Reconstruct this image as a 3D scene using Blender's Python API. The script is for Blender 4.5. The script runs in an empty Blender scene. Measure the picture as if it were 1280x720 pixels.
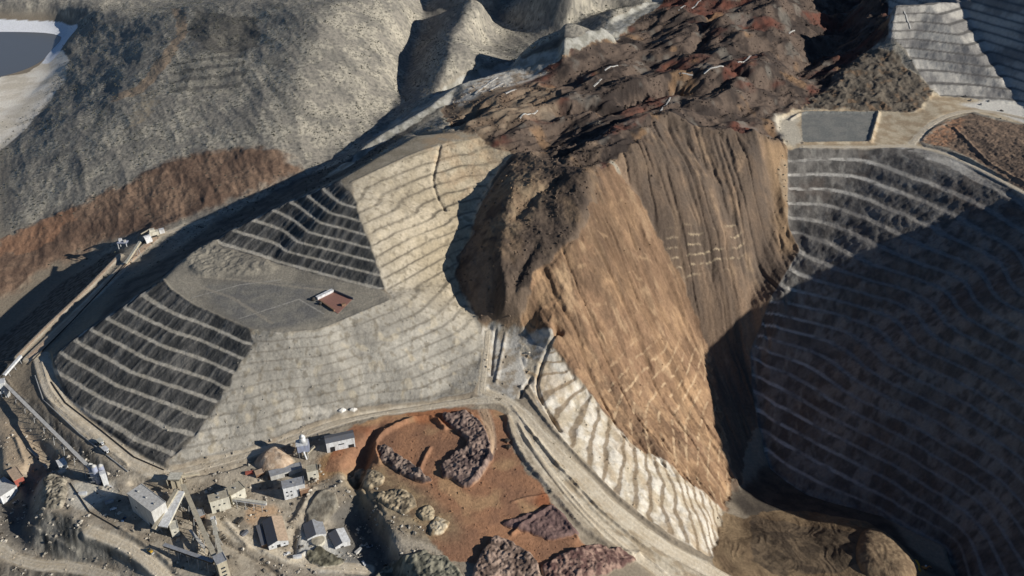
import bpy, math, random
import numpy as np
from mathutils import Vector, Matrix
from mathutils.geometry import delaunay_2d_cdt
random.seed(7)
sc = bpy.context.scene
COL = sc.collection
R = math.radians

# ------------------------------------------------------------------ survey camera
H = 650.0; PITCH = R(33.0); FPX = 1108.5          # focal length in pixels of a 1280-wide picture
CP, SP = math.cos(PITCH), math.sin(PITCH)
def ray(px, py):
    xc = (px-640.0)/FPX; yc = (360.0-py)/FPX
    return np.array([xc, CP+yc*SP, -SP+yc*CP])
def at(px, py, z):                                 # the point at height z seen at a pixel of the photograph
    d = ray(px, py); t = (z-H)/d[2]
    return (d[0]*t, d[1]*t, z)

# ------------------------------------------------------------------ noise
class Noise:
    def __init__(s, seed):
        rg = np.random.RandomState(seed)
        a = rg.rand(256,256)*2*np.pi
        s.gx = np.cos(a).astype(np.float32); s.gy = np.sin(a).astype(np.float32)
    def __call__(s, x, y):
        xi = np.floor(x); yi = np.floor(y)
        fx = (x-xi).astype(np.float32); fy = (y-yi).astype(np.float32)
        i0 = xi.astype(np.int64)&255; j0 = yi.astype(np.int64)&255
        i1 = (i0+1)&255; j1 = (j0+1)&255
        u = fx*fx*fx*(fx*(fx*6-15)+10); v = fy*fy*fy*(fy*(fy*6-15)+10)
        def g(i,j,dx,dy): return s.gx[i,j]*dx+s.gy[i,j]*dy
        a = g(i0,j0,fx,fy); b = g(i1,j0,fx-1,fy); c = g(i0,j1,fx,fy-1); d = g(i1,j1,fx-1,fy-1)
        ab = a+(b-a)*u; cd = c+(d-c)*u
        return (ab+(cd-ab)*v)*1.5
def fbm(x, y, wl, octv=4, seed=1, gain=.5, ridged=False):
    n = Noise(seed); out = np.zeros(np.shape(x), np.float32); amp = 1.0; tot = 0; f = 1.0/wl
    for k in range(octv):
        v = n(x*f+17.3*k, y*f-9.1*k)
        if ridged: v = 1-2*np.abs(v)
        out += amp*v; tot += amp; amp *= gain; f *= 2.03
    return out/tot
def sstep(a, b, x):
    t = np.clip((x-a)/(b-a), 0, 1); return t*t*(3-2*t)

# ------------------------------------------------------------------ surveyed break lines: pixel of the photograph + height in metres
LINES = [
 # lower waste dump: platform rim, its benches' ends, its toe
 [(200,352,70),(240,381,70),(312,412,70),(345,417,70),(400,412,70),(440,396,71),(490,374,72)],
 [(200,352,70),(222,330,70),(262,305,71)],
 [(262,305,71),(300,316,71),(340,328,71),(410,347,71),(480,364,72),(490,374,72)],
 [(200,352,70),(172,368,61.4),(150,385,52.8),(128,398,44.2),(108,412,35.6),(88,426,27),(72,440,18.4),(55,455,9)],
 [(312,412,70),(316,432,61.4),(302,450,52.8),(292,468,44.2),(282,488,35.6),(272,505,27),(260,524,18.4),(242,548,9.8),(198,590,-5)],
 [(55,455,9),(66,490,2),(110,530,-2),(150,565,-4),(198,590,-5)],
 [(198,590,-5),(265,575,-5),(330,556,-3),(400,528,0),(460,512,1),(540,502,2),(590,494,3)],
 [(590,494,3),(602,470,9),(604,440,17),(602,410,28),(588,388,38),(574,350,54),(578,320,67),(592,285,84),(602,250,100),(622,215,118),(645,190,130)],
 # upper waste dump
 [(262,305,71),(285,288,81),(310,276,90),(335,263,99),(358,252,108),(380,244,117),(400,235,126),(420,226,135)],
 [(480,364,72),(474,335,87),(463,305,103),(452,275,119),(441,245,135)],
 [(420,226,135),(441,245,135)],
 [(441,245,135),(442,228,137),(520,192,139),(560,178,140),(600,172,136),(645,190,130)],
 [(420,226,135),(470,197,137),(520,170,139),(575,165,139),(600,172,136)],
 # conveyor strip along the valley and the valley bottom beside it
 [(66,490,2),(45,450,2),(100,405,5),(150,360,10),(200,322,16),(270,280,24),(330,250,36)],
 [(20,448,2),(55,410,4),(105,362,9),(158,308,17),(190,288,21),(262,262,26),(330,245,36)],
 [(0,430,-60),(30,394,-56),(80,348,-44),(135,317,-24),(185,287,8)],
 # brown hillside
 [(0,366,-50),(60,328,-32),(140,300,-8),(250,262,26),(345,225,50)],
 [(0,300,-28),(60,272,-10),(150,236,18),(230,198,46),(350,192,68)],
 # valley behind the dump, the pale embankment beside it
 [(330,250,36),(360,236,40),(430,196,54),(480,162,62),(562,116,80),(640,82,92),(700,50,98),(740,28,108)],
 [(420,205,70),(480,166,92),(540,131,112),(572,106,120),(640,86,126),(700,62,132),(760,32,140),(820,2,150)],
 [(440,206,66),(500,172,86),(552,150,96)],
 # grey mountain
 [(0,192,-28),(30,165,-26),(60,130,-24),(85,80,-20),(95,40,-14)],
 [(95,40,-14),(160,22,46),(230,12,94),(300,2,126)],
 [(120,200,28),(150,120,54),(180,60,62),(230,12,94)],
 [(260,180,60),(270,110,86),(300,50,106),(300,2,126)],
 [(350,192,68),(370,140,92),(380,90,120),(400,40,148),(430,2,166)],
 [(470,150,60),(480,128,74),(478,90,98),(480,60,112),(500,2,146)],
 [(478,162,60),(505,110,56),(518,62,66),(528,28,84),(536,2,98)],
 # shore and lake
 [(-60,100,-46),(0,97,-46),(34,93,-46),(60,76,-46),(74,60,-46),(84,46,-46),(72,44,-46),(0,40,-46),(-60,38,-46)],
 [(-40,70,-64),(10,68,-64),(45,58,-62),(62,52,-58)],
 [(-60,150,-37),(0,140,-38),(30,128,-38),(64,92,-40)],
 [(-60,22,-42),(0,26,-42),(60,29,-42),(92,30,-36)], [(0,4,-10),(60,6,-6),(110,8,20)], [(104,30,-10),(130,14,24)],
 # spur and ridge beyond
 [(540,122,92),(556,80,122),(566,40,142),(592,8,162)],
 [(640,82,98),(658,58,144),(680,30,186),(706,2,222)],
 [(600,62,86),(618,30,92),(632,2,100)],
 [(700,50,98),(740,20,140),(770,2,170)],
 # landslide: head scarp, lobe, faces
 [(645,190,130),(690,200,142),(735,216,150),(770,192,148),(830,152,146),(880,162,138),(950,176,122),(985,186,97)],
 [(735,216,150),(728,262,126),(718,305,104),(702,352,76),(690,400,50),(690,430,30),(672,455,13)],
 [(645,190,132),(640,240,128),(624,325,92),(632,372,67),(617,402,35)],
 [(602,410,28),(632,412,28),(660,414,30),(690,410,44)],
 [(640,440,15),(640,480,5),(640,500,3)],
 [(770,192,148),(800,250,100),(830,320,35),(858,380,-20),(880,445,-80),(898,520,-112),(912,625,-132)],
 [(880,162,138),(905,230,88),(920,300,35),(935,380,-32),(938,440,-84),(945,520,-132),(960,590,-168)],
 [(600,172,136),(650,135,134),(700,102,136),(760,132,140),(800,62,144),(850,110,141),(870,2,162)],
 [(850,110,141),(900,132,136),(900,62,150),(960,102,140),(960,42,150),(970,2,168)],
 [(700,102,136),(700,62,132)],
 # west wall of the pit (white) and the ramp down along it
 [(590,494,3),(640,500,3),(672,540,-3),(706,575,-10),(760,630,-30),(820,675,-50),(905,720,-78)],
 [(672,455,13),(660,472,6),(676,505,0),(698,540,-7),(740,585,-22),(800,640,-45),(850,672,-60),(890,700,-75)],
 [(690,430,30),(735,500,-14),(790,555,-38),(845,595,-64),(905,640,-118)],
 [(905,640,-118),(890,700,-78)],
 # pit floor and mound in the sun
 [(912,625,-132),(930,650,-122),(960,668,-110),(1010,672,-118),(1080,664,-116),(1110,680,-116),(1150,712,-124),(1170,735,-126)],
 [(920,690,-92),(960,700,-102),(1040,704,-108),(1080,690,-104),(1120,706,-108)],
 [(960,590,-168),(1010,622,-164),(1100,650,-160),(1180,690,-156),(1200,735,-150)],
 # back wall, rim road, yard
 [(985,186,97),(1003,181,97),(1090,183,97),(1140,179,97),(1182,190,98),(1230,214,100),(1280,241,103),(1330,272,106)],
 [(1000,142,98),(1096,142,98)],
 [(1020,124,100),(1060,80,124),(1085,66,130),(1116,76,124),(1142,104,112),(1158,120,103)],
 [(945,168,100),(972,138,94),(1005,104,92),(1030,66,96),(1050,36,104),(1070,14,112)],
 [(1078,62,112),(1098,54,116)],
 [(1112,46,158),(1134,66,138),(1160,108,112),(1180,122,101),(1280,132,98)],
 [(1112,46,158),(1116,20,184),(1118,2,204)],
 [(1160,2,200),(1200,2,192),(1280,2,172)],
 [(1190,152,103),(1215,140,102),(1280,158,106)],
 [(1200,185,99),(1230,165,108),(1280,190,112)],
 # red yard, plant yards
 [(430,545,0),(480,520,1),(600,510,2),(640,560,-1),(672,600,-5),(712,660,-14),(790,695,-38)],
 [(425,580,-1),(436,600,-2),(452,612,-3),(470,640,-4),(488,668,-6),(500,694,-8),(530,722,-11)],
 [(446,622,-29),(462,650,-31),(478,680,-32),(490,708,-33),(496,728,-33)],
 [(300,600,-9),(350,630,-14),(398,655,-20),(426,690,-24),(440,718,-26)],
 [(230,610,-9),(215,650,-13),(240,690,-16),(262,722,-19)],
 [(300,690,-18),(350,714,-23)],
 [(88,608,-12),(150,614,-10),(200,606,-9),(230,606,-8),(330,585,-6),(400,560,-1)],
 [(58,594,-12),(53,610,-12),(54,636,-12),(82,642,-12),(105,664,-13),(150,674,-14),(178,694,-16),(188,712,-18)],
 [(42,604,-36),(36,640,-37),(26,668,-37),(36,690,-36),(60,697,-35),(100,700,-34),(140,707,-31),(180,722,-27)],
 [(0,606,-34),(0,660,-37)],
 [(0,530,-16),(20,534,-15),(30,550,-17),(34,562,-18),(30,576,-19),(26,590,-20),(0,590,-20)],
 [(24,526,-13),(58,552,-13),(88,578,-12)],
 [(28,538,-26),(52,560,-29),(76,586,-29)],
 [(46,500,-1),(100,552,-4),(150,592,-6)],
 [(6,490,-11),(60,540,-13),(116,592,-12)],
]
WORLD = [  # ground outside the picture (x, y, z); hills added and rim shaped for their shadows
 (760,1090,114),(738,1000,146),(724,900,146),(714,830,134),(702,740,104),(690,660,66),(690,610,20),(690,540,-48),(640,440,-60),
 (900,1000,150),(900,800,120),(900,600,40),(900,420,-20),(1000,1300,130),(1095,1420,235),(1110,1500,285),(1130,1600,320),(1150,1700,350),(1350,1600,250),(1300,900,120),(1300,400,0),
 (300,520,-92),(440,500,-80),(560,470,-60),(220,470,-72),(420,380,-60),(200,360,-40),(100,440,-24),(0,430,-26),(-200,430,-26),(-400,430,-30),
 (-560,480,-30),(-800,500,-40),(-800,700,-30),(-900,900,-30),(-1100,1100,-20),(-1300,1400,-40),(-1600,1200,-60),(-1600,500,-60),(-1600,300,-60),
 (0,300,-30),(600,300,-20),(1300,300,0),(-800,300,-50),
 (-1700,1500,-10),(-1700,1900,-25),(-1750,2150,-62),(-1750,2330,-48),(-1750,2480,-20),(-1700,2800,60),(-1300,2800,50),(-1080,2250,-22),(-1000,2000,-16),
 (-1000,2700,40),(-1700,3400,40),(-1000,3400,60),(-700,2600,20),(-600,1750,104),(-400,1790,160),(-260,1950,150),(-60,1830,190),(-40,1960,205),(-200,2150,150),(-80,2250,140),
 (150,1850,285),(180,1980,290),(60,2100,160),(300,1900,200),(500,1900,190),(800,1900,225),(1200,2000,240),(1300,2600,200),(1300,3400,150),(0,3400,100),(0,2700,120),
]
pts, edges = [], []
for L in LINES:
    prev = None
    for (px,py,z) in L:
        p = at(px,py,z); pts.append(p); i = len(pts)-1
        if prev is not None: edges.append((prev,i))
        prev = i
for p in WORLD: pts.append(p)
# the dump's valley side drops steeply from its edge
NW = [(420,226,135),(400,235,126),(380,244,117),(358,252,108),(335,263,99),(310,276,90),(285,288,81),(262,305,71),(222,330,70),(200,352,70),(172,368,61.4),(150,385,52.8),(128,398,44.2),(108,412,35.6),(88,426,27),(72,440,18.4)]
nwp = [at(*q) for q in NW]; prev = None
for k, q in enumerate(nwp):
    a, b = nwp[max(0,k-1)], nwp[min(len(nwp)-1,k+1)]; tx_, ty_ = b[0]-a[0], b[1]-a[1]; l_ = math.hypot(tx_,ty_); f_ = min(1, q[2]/60)
    pts.append((q[0]+ty_/l_*19*f_, q[1]-tx_/l_*19*f_, q[2]-20*f_))
    if prev is not None: edges.append((prev,len(pts)-1))
    prev = len(pts)-1
res = delaunay_2d_cdt([Vector((p[0],p[1])) for p in pts], edges, [], 0, .5)
tv, tf, orig = res[0], res[2], res[3]
tz = []
pz = np.array(pts)
for v, o in zip(tv, orig):
    if o: tz.append(sum(pts[i][2] for i in o)/len(o))
    else:
        d = np.hypot(pz[:,0]-v.x, pz[:,1]-v.y); k = np.argsort(d)[:4]; w = 1/(d[k]+.1); tz.append(float((pz[k,2]*w).sum()/w.sum()))
        print('CROSS', v, tz[-1])
# ------------------------------------------------------------------ raster of the terrain
RS = 2.5; X0, X1, Y0, Y1 = -1600., 1300., 300., 3400.
nx = int((X1-X0)/RS)+1; ny = int((Y1-Y0)/RS)+1
gx = X0+RS*np.arange(nx); gy = Y0+RS*np.arange(ny)
Z0 = np.full((ny,nx), np.nan, np.float32)
for f in tf:
    a,b,c = [(tv[i].x,tv[i].y,tz[i]) for i in f[:3]]
    i0 = max(0,int((min(a[0],b[0],c[0])-X0)/RS)); i1 = min(nx-1,int((max(a[0],b[0],c[0])-X0)/RS)+1)
    j0 = max(0,int((min(a[1],b[1],c[1])-Y0)/RS)); j1 = min(ny-1,int((max(a[1],b[1],c[1])-Y0)/RS)+1)
    if i1<i0 or j1<j0: continue
    XX, YY = np.meshgrid(gx[i0:i1+1], gy[j0:j1+1])
    det = (b[1]-c[1])*(a[0]-c[0])+(c[0]-b[0])*(a[1]-c[1])
    if abs(det)<1e-6: continue
    l1 = ((b[1]-c[1])*(XX-c[0])+(c[0]-b[0])*(YY-c[1]))/det
    l2 = ((c[1]-a[1])*(XX-c[0])+(a[0]-c[0])*(YY-c[1]))/det
    l3 = 1-l1-l2; e = -1e-4
    m = (l1>=e)&(l2>=e)&(l3>=e)
    sub = Z0[j0:j1+1,i0:i1+1]; sub[m] = (l1*a[2]+l2*b[2]+l3*c[2])[m]
Z0[np.isnan(Z0)] = 0
def blur(A, sigma):                                # gaussian blur, sigma in metres
    s = sigma/RS; k = int(3*s)+1
    P = np.pad(A, k, mode='edge')
    fy = np.fft.fftfreq(P.shape[0])[:,None]; fx = np.fft.rfftfreq(P.shape[1])[None,:]
    G = np.exp(-2*(np.pi*s)**2*(fx*fx+fy*fy))
    return np.fft.irfft2(np.fft.rfft2(P)*G, s=P.shape)[k:-k,k:-k].astype(np.float32)
def samp(A, x, y):
    u = np.clip((np.asarray(x)-X0)/RS, 0, nx-1.001); v = np.clip((np.asarray(y)-Y0)/RS, 0, ny-1.001)
    i = u.astype(int); j = v.astype(int); fu = (u-i).astype(np.float32); fv = (v-j).astype(np.float32)
    return (A[j,i]*(1-fu)+A[j,i+1]*fu)*(1-fv)+(A[j+1,i]*(1-fu)+A[j+1,i+1]*fu)*fv
def hit(px, py, A, t0=500.):                               # where the sight line of a pixel meets the ground
    d = ray(px, py); t = np.arange(t0, 4200, 3.0)
    x, y, z = d[0]*t, d[1]*t, H+d[2]*t
    k = np.argmax(z < samp(A, x, y)); 
    if k == 0: k = len(t)-1
    ta, tb = t[k-1], t[k]
    for _ in range(12):
        tm = .5*(ta+tb)
        if H+d[2]*tm < samp(A, d[0]*tm, d[1]*tm): tb = tm
        else: ta = tm
    return (d[0]*tb, d[1]*tb, H+d[2]*tb)
def dens(P, closed, step=14):
    out = []; n = len(P)
    for i in range(n if closed else n-1):
        a, b = P[i], P[(i+1)%n]; m = max(1, int(math.hypot(b[0]-a[0], b[1]-a[1])/step))
        for k in range(m): out.append((a[0]+(b[0]-a[0])*k/m, a[1]+(b[1]-a[1])*k/m))
    if not closed: out.append(P[-1])
    return out
Z0 = blur(Z0, 3.0)
def wpoly(P): return np.array([hit(x,y,Z0)[:2] for x,y in dens(P, True)])
GX, GY = np.meshgrid(gx, gy)
def inpoly(P, x, y):
    inside = np.zeros(np.shape(x), bool); n = len(P); j = n-1
    for i in range(n):
        xi,yi = P[i]; xj,yj = P[j]
        if yi != yj:
            c = ((yi>y)!=(yj>y)) & (x < (xj-xi)*(y-yi)/(yj-yi)+xi); inside ^= c
        j = i
    return inside
def rmask(P, soft=4., world=False):                # mask raster of a region outlined on the photograph
    W = np.array(P,float) if world else wpoly(P)
    M = np.zeros((ny,nx), np.float32)
    i0 = max(0,int((W[:,0].min()-X0)/RS)-1); i1 = min(nx,int((W[:,0].max()-X0)/RS)+2)
    j0 = max(0,int((W[:,1].min()-Y0)/RS)-1); j1 = min(ny,int((W[:,1].max()-Y0)/RS)+2)
    M[j0:j1,i0:i1] = inpoly(W, GX[j0:j1,i0:i1], GY[j0:j1,i0:i1])
    return blur(M, soft) if soft else M
# ------------------------------------------------------------------ regions, outlined on the photograph and laid onto the ground
P = {}
P['platform'] = [(200,352),(240,381),(312,412),(345,417),(400,412),(440,396),(490,374),(480,364),(410,347),(340,328),(262,305),(222,330)]
P['sw_low'] = [(200,352),(172,368),(150,385),(128,398),(108,412),(88,426),(72,440),(55,455),(66,490),(110,530),(150,565),(198,588),(242,548),(260,524),(272,505),(282,488),(292,468),(302,450),(316,432),(312,412),(240,381)]
P['sw_up'] = [(262,305),(285,288),(310,276),(335,263),(358,252),(380,244),(400,235),(420,226),(441,245),(452,275),(463,305),(474,335),(480,364),(410,347),(340,328)]
P['front'] = [(312,412),(345,417),(400,412),(440,396),(490,374),(480,364),(474,335),(463,305),(452,275),(441,245),(442,228),(520,192),(560,178),(600,172),(645,190),(622,215),(602,250),(592,285),(578,320),(574,350),(588,388),(602,410),(604,440),(602,470),(590,492),(540,500),(460,510),(400,526),(330,554),(265,573),(198,588),(242,548),(260,524),(272,505),(282,488),(292,468),(302,450),(316,432)]
P['plateau'] = [(420,226),(441,245),(442,228),(520,192),(560,178),(600,172),(575,165),(520,170),(470,197)]
P['rubble'] = [(575,165),(555,150),(560,135),(600,102),(640,105),(700,75),(780,38),(835,0),(1110,-4),(1112,46),(1085,64),(1030,112),(1000,140),(975,150),(985,188),(950,178),(880,166),(830,156),(790,185),(770,196),(735,220),(690,204),(645,192),(600,174)]
P['lobe'] = [(645,190),(622,215),(602,250),(592,285),(578,320),(574,350),(588,388),(602,410),(632,412),(655,412),(660,392),(662,370),(676,345),(694,318),(724,296),(742,276),(744,245),(738,222),(760,190),(740,180),(690,192)]
P['orange'] = [(735,218),(760,204),(790,235),(830,310),(858,375),(884,440),(900,520),(914,628),(905,642),(845,595),(790,555),(735,500),(690,430),(655,414),(658,385),(668,352),(690,320),(724,294),(742,272),(746,240)]
P['back'] = [(765,196),(830,150),(880,160),(950,174),(990,184),(972,225),(985,280),(1000,315),(962,440),(945,520),(920,625),(900,520),(884,440),(858,375),(830,310),(790,235)]
P['white'] = [(650,420),(672,455),(690,428),(735,495),(790,550),(845,590),(905,640),(892,700),(850,674),(800,642),(740,587),(698,542),(676,507),(660,474),(650,450)]
P['chute'] = [(602,410),(632,410),(660,412),(692,410),(690,432),(672,455),(660,474),(655,498),(600,496),(604,460)]
P['floor'] = [(890,700),(905,640),(930,650),(960,640),(1010,640),(1080,650),(1130,680),(1170,735),(905,735)]
P['red'] = [(418,560),(440,535),(480,521),(540,513),(600,511),(628,517),(640,560),(672,602),(708,655),(740,690),(650,718),(560,700),(520,655),(480,612),(446,590),(425,590),(400,590)]
P['brownhill'] = [(0,374),(60,336),(140,306),(262,264),(345,230),(384,216),(352,188),(230,192),(150,236),(60,275),(0,305),(-40,310),(-40,390)]
P['bank'] = [(400,226),(440,195),(480,160),(540,124),(572,100),(640,80),(700,56),(760,26),(815,-2),(838,-2),(780,38),(700,76),(640,108),(570,128),(500,165),(440,207)]
P['shore'] = [(0,96),(34,92),(60,74),(78,62),(86,75),(82,100),(62,128),(32,164),(-10,200),(-40,140)]
P['beach'] = [(-40,24),(0,26),(60,29),(98,33),(86,48),(74,66),(62,80),(52,80),(66,60),(74,46),(40,44),(0,42),(-40,40)]
P['terr'] = [(1110,-4),(1300,-4),(1310,134),(1180,122),(1160,108),(1134,64),(1112,44)]
P['yard'] = [(968,152),(1000,138),(1096,138),(1140,138),(1166,118),(1290,132),(1320,166),(1280,156),(1218,140),(1186,150),(1152,170),(1150,184),(1003,184),(985,190)]
P['pad'] = [(1002,140),(1096,141),(1086,177),(1003,178)]
P['brownright'] = [(1152,180),(1190,150),(1215,142),(1280,158),(1340,180),(1340,272),(1280,237),(1230,210),(1182,187)]
P['mound'] = [(1000,136),(1020,122),(1060,78),(1085,64),(1120,72),(1150,100),(1168,120),(1140,142)]
P['vwhite'] = [(365,512),(372,505),(425,512),(448,514),(440,520),(400,522)]
P['track'] = [(214,10),(228,12),(236,40),(214,74),(192,104),(176,118),(140,128),(140,120),(172,108),(192,82),(222,45)]
P['tanpatch'] = [(178,118),(200,108),(200,130),(180,158),(160,160)]
P['scrubdark'] = [(240,15),(320,20),(325,60),(280,75),(240,50)]
P['rows'] = [(214,72),(300,66),(310,90),(296,118),(210,118)]
P['redhill'] = [(0,300),(40,288),(100,258),(96,270),(60,300),(0,322)]
P['wetfloor'] = [(936,646),(1010,660),(1080,664),(1090,700),(1040,716),(960,716),(938,690)]
PX = {k: rmask(v, 3.5) for k, v in P.items()}
rim = [at(985,186,97),at(1003,181,97),at(1090,183,97),at(1140,179,97),at(1182,190,98),at(1230,214,100),at(1280,241,103),at(1330,272,106)]
pitW = [p[:2] for p in rim]+[(735,1000),(722,900),(712,830),(700,740),(690,660),(690,610),(640,520),(560,480),(480,600)] + \
       [at(1180,690,-156)[:2],at(1100,650,-160)[:2],at(1010,622,-164)[:2],at(960,590,-168)[:2],at(945,520,-132)[:2],at(938,440,-84)[:2]]
PX['pit'] = rmask(pitW + [hit(1000,312,Z0)[:2], hit(985,280,Z0)[:2]], 3.5, True)

# ------------------------------------------------------------------ the ground as one sheet: finer near the viewer
xc = np.concatenate([np.arange(-1.0,-.63,.008), np.arange(-.63,.63,1/886/1.12), np.arange(.63,1.05,.008)])
pyr = np.arange(800, -4, -.72); yc_ = (360-pyr)/FPX
yr = (H/(SP-yc_*CP))*(CP+yc_*SP)
yr = np.concatenate([np.arange(380, yr[0]-1, 3.), yr, np.arange(yr[-1]+6, 3380, 7.)])
YG, XC = np.meshgrid(yr, xc, indexing='ij')
XG = XC*(YG*CP+H*SP)
wx = 8*fbm(XG,YG,70,3,201)+4.5*fbm(XG,YG,18,4,202); wy = 8*fbm(XG,YG,70,3,203)+4.5*fbm(XG,YG,18,4,204)
RAG = {'rubble':2.2,'lobe':1.5,'orange':1.7,'back':1.7,'brownhill':4,'sw_low':.5,'sw_up':.5,'front':.5,'bank':1.0,'red':.9,'floor':1.,'brownright':1,'mound':1.5,'track':1.2,'tanpatch':3,'scrubdark':3,'redhill':3,'shore':.6,'chute':.8,'wetfloor':1.5,'white':.6,'vwhite':1,'yard':.8}
M = {k: np.clip(samp(v, XG+wx*RAG.get(k,.22), YG+wy*RAG.get(k,.22)),0,1) for k, v in PX.items()}
def area(poly, soft=4., w=1.): return np.clip(samp(rmask(poly, soft), XG+wx*w, YG+wy*w),0,1)
rag = fbm(XG, YG, 26, 4, 3)
def rg(k, a=.35): return sstep(.35,.65, M[k] + a*rag*(M[k]>.02))
soft25 = blur(Z0, 22.)
smooth = samp(soft25, XG, YG); base = samp(Z0, XG, YG)
eng = np.clip(sum(M[k] for k in ('platform','sw_low','sw_up','front','plateau','white','pit','terr','yard','pad','red')),0,1)
nearm = sstep(800, 650, YG)*sstep(.12,.02,XC)               # plant area keeps its break lines
Z = base + (smooth-base)*(1-eng)*(1-nearm)*.75*np.clip(1-M['lobe']-M['orange']-M['back']-M['chute']-M['floor']-M['bank'],0,1)
inpit = sstep(.75,1.,np.clip(samp(blur(PX['pit'],14.),XG,YG),0,1)); Z = Z+(samp(blur(Z0,26.),XG,YG)-Z)*inpit
inor = sstep(.75,1.,np.clip(samp(blur(np.clip(PX['orange']+PX['white'],0,1),9.),XG,YG),0,1)); Z = Z+(smooth-Z)*inor*.9
zb = Z.copy()

# benches
benchc = np.zeros_like(Z)
def terrace(k, h, z0, b, jit=.12, amt=1., wl=45, seed=5, lip=.0, mk=None):
    global Z, benchc
    m = sstep(.3,.7,M[k]) if mk is None else mk
    s = (zb-z0)/h + jit*fbm(XG,YG,wl,3,seed) + .05*fbm(XG,YG,9,2,seed+9)
    fl = np.floor(s); f = s-fl
    g = np.where(f<b, .10*f/b, .10+.90*sstep(0,1,(f-b)/(1-b))*.35+.90*((f-b)/(1-b))*.65*(f>=b))
    zt = z0 + h*(fl+g)
    Z = Z + (zt-Z)*m*amt
    flat = sstep(0,.05,f)*sstep(b+.05,b-.03,f)
    benchc = np.maximum(benchc, flat*m)
    return fl
terrace('sw_low', 8.6, 70, .25, .09, seed=11)
terrace('sw_up', 9, 72, .25, .09, seed=12)
frag = np.clip(.75+.9*fbm(XG,YG,60,3,44),0,1)
famt = .62+.3*sstep(-330,-120,XG)*sstep(800,900,YG)
terrace('front', 7.4, 71, .22, .16, amt=famt, wl=90, seed=13)
bench_front = benchc*M['front']*frag
lev = terrace('pit', 12.5, 97, .28, .16, wl=70, seed=14)
benchw0 = benchc.copy()
terrace('white', 7.2, 0, .30, .42, wl=34, seed=15)
lowo = area([(735,500),(800,440),(870,430),(900,520),(912,625),(905,640),(845,595),(790,555)],14.,2)
terrace('orange', 11, 2, .2, .34, amt=.5*lowo*np.clip(.5+1.2*fbm(XG,YG,50,3,171),0,1), wl=60, seed=19)
terrace('terr', 10.5, 101, .30, .10, wl=120, seed=16)
back_b = area([(828,296),(926,268),(934,330),(846,352)],5.,1.5)*sstep(-.35,.0,fbm(XG,YG,30,3,77))
terrace('back', 11, 5, .25, .1, amt=.5, seed=17, mk=back_b)
# surfaces' own relief
def add(m, v):
    global Z
    Z = Z + m*v
hill = np.clip(1-eng-M['rubble']-M['lobe']-M['orange']-M['back']-M['chute']-M['floor']-M['bank']-M['brownright']-M['mound'],0,1)*(1-nearm)*sstep(-36,-12,zb)
far = sstep(900,1250,YG)
gul = fbm(XG+.5*YG, YG*.35, 70, 4, 21, ridged=True)
add(hill*far, 3.2*gul + 6*fbm(XG,YG,190,3,22) + .55*fbm(XG,YG,12,3,23))
add(hill*(1-far), 1.0*fbm(XG,YG,20,3,24))
rb = sstep(.42,.95,np.clip(samp(blur(PX['rubble'],11.),XG+wx,YG+wy),0,1))
rb = rb*(1-.9*sstep(.03,.28,samp(blur(PX['bank'],26.),XG,YG)))
chaos = fbm(XG+.6*YG, YG-.2*XG, 75, 5, 31, ridged=True, gain=.55)
fu = XG*.80+YG*.60; fv = YG*.80-XG*.60                          # the way the slide flowed, and across it
big = fbm(fu*.32+.35*wx, fv+.5*wy, 80, 4, 131, gain=.45)
bil = np.abs(fbm(fu*.42+.4*wx, fv+.4*wy, 60, 4, 134))*2
add(rb, 26*big + 13*(.5-bil) + 11*fbm(XG,YG,150,2,32) + 1.6*fbm(fu*.6,fv,20,4,133) + .5*fbm(XG,YG,8,3,33,ridged=True))
lb = M['lobe']
add(lb, 3.2*fbm(XG*1.0+.5*YG,YG*.45-.3*XG,42,4,34,ridged=True) + 3.0*fbm(XG,YG,30,4,35) + .7*fbm(XG,YG,8,3,36,ridged=True) + (3.5*sstep(.4,.9,lb)-1)*sstep(1075,985,YG))
dirx, diry = .60, -.80                                       # slide face runs this way
al = XG*dirx+YG*diry; ac = XG*diry-YG*dirx
st1 = .65*fbm(ac+.25*wx, al*.2, 18, 4, 41)+.5*fbm(XG,YG,24,4,141); st2 = fbm(ac, al*.06, 42, 3, 42, ridged=True)
add(M['orange'], 2.0*st1 + 3.2*st2 + 1.5*fbm(XG,YG,11,3,43,ridged=True)+4*fbm(XG,YG,90,2,148)+2.2*fbm(XG,YG,60,3,48))
gl1 = np.clip(1-np.abs(fbm(ac+.5*wx, al*.14, 34, 3, 241))*7,0,1)**1.5; gl2 = np.clip(1-np.abs(fbm(ac+.3*wx, al*.2, 15, 3, 242))*6,0,1)**1.5
add(M['orange'], -3.4*gl1-1.4*gl2)
al2 = XG*.25-YG*.97; ac2 = XG*.97+YG*.25
sb1 = .7*fbm(ac2+.25*wx, al2*.18, 18, 4, 45)+.4*fbm(XG,YG,24,4,145); sb2 = fbm(ac2, al2*.07, 46, 3, 46, ridged=True)
add(M['back'], 1.8*sb1 + 4.5*sb2 + 1.0*fbm(XG,YG,9,3,47,ridged=True))
gl3 = np.clip(1-np.abs(fbm(ac2+.4*wx, al2*.12, 30, 3, 243))*7,0,1)**1.5; add(M['back'], -3.0*gl3)
acd = (XG*.715-YG*.70); ald = XG*.70+YG*.715
std = fbm(acd, ald*.15, 7, 3, 51)
face = (1-benchc)
add((M['sw_low']+M['sw_up'])*face, .9*std); add((M['sw_low']+M['sw_up']), .35*fbm(XG,YG,6,2,52))
add(M['front'], .55*fbm(XG,YG,8,3,53)+.9*fbm(XG,YG,30,3,54)+.5*fbm(XG*.9+.3*YG,(YG-.3*XG)*.25,9,2,55))
rw = sstep(370,470,XG)*sstep(1190,1080,YG)
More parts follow.
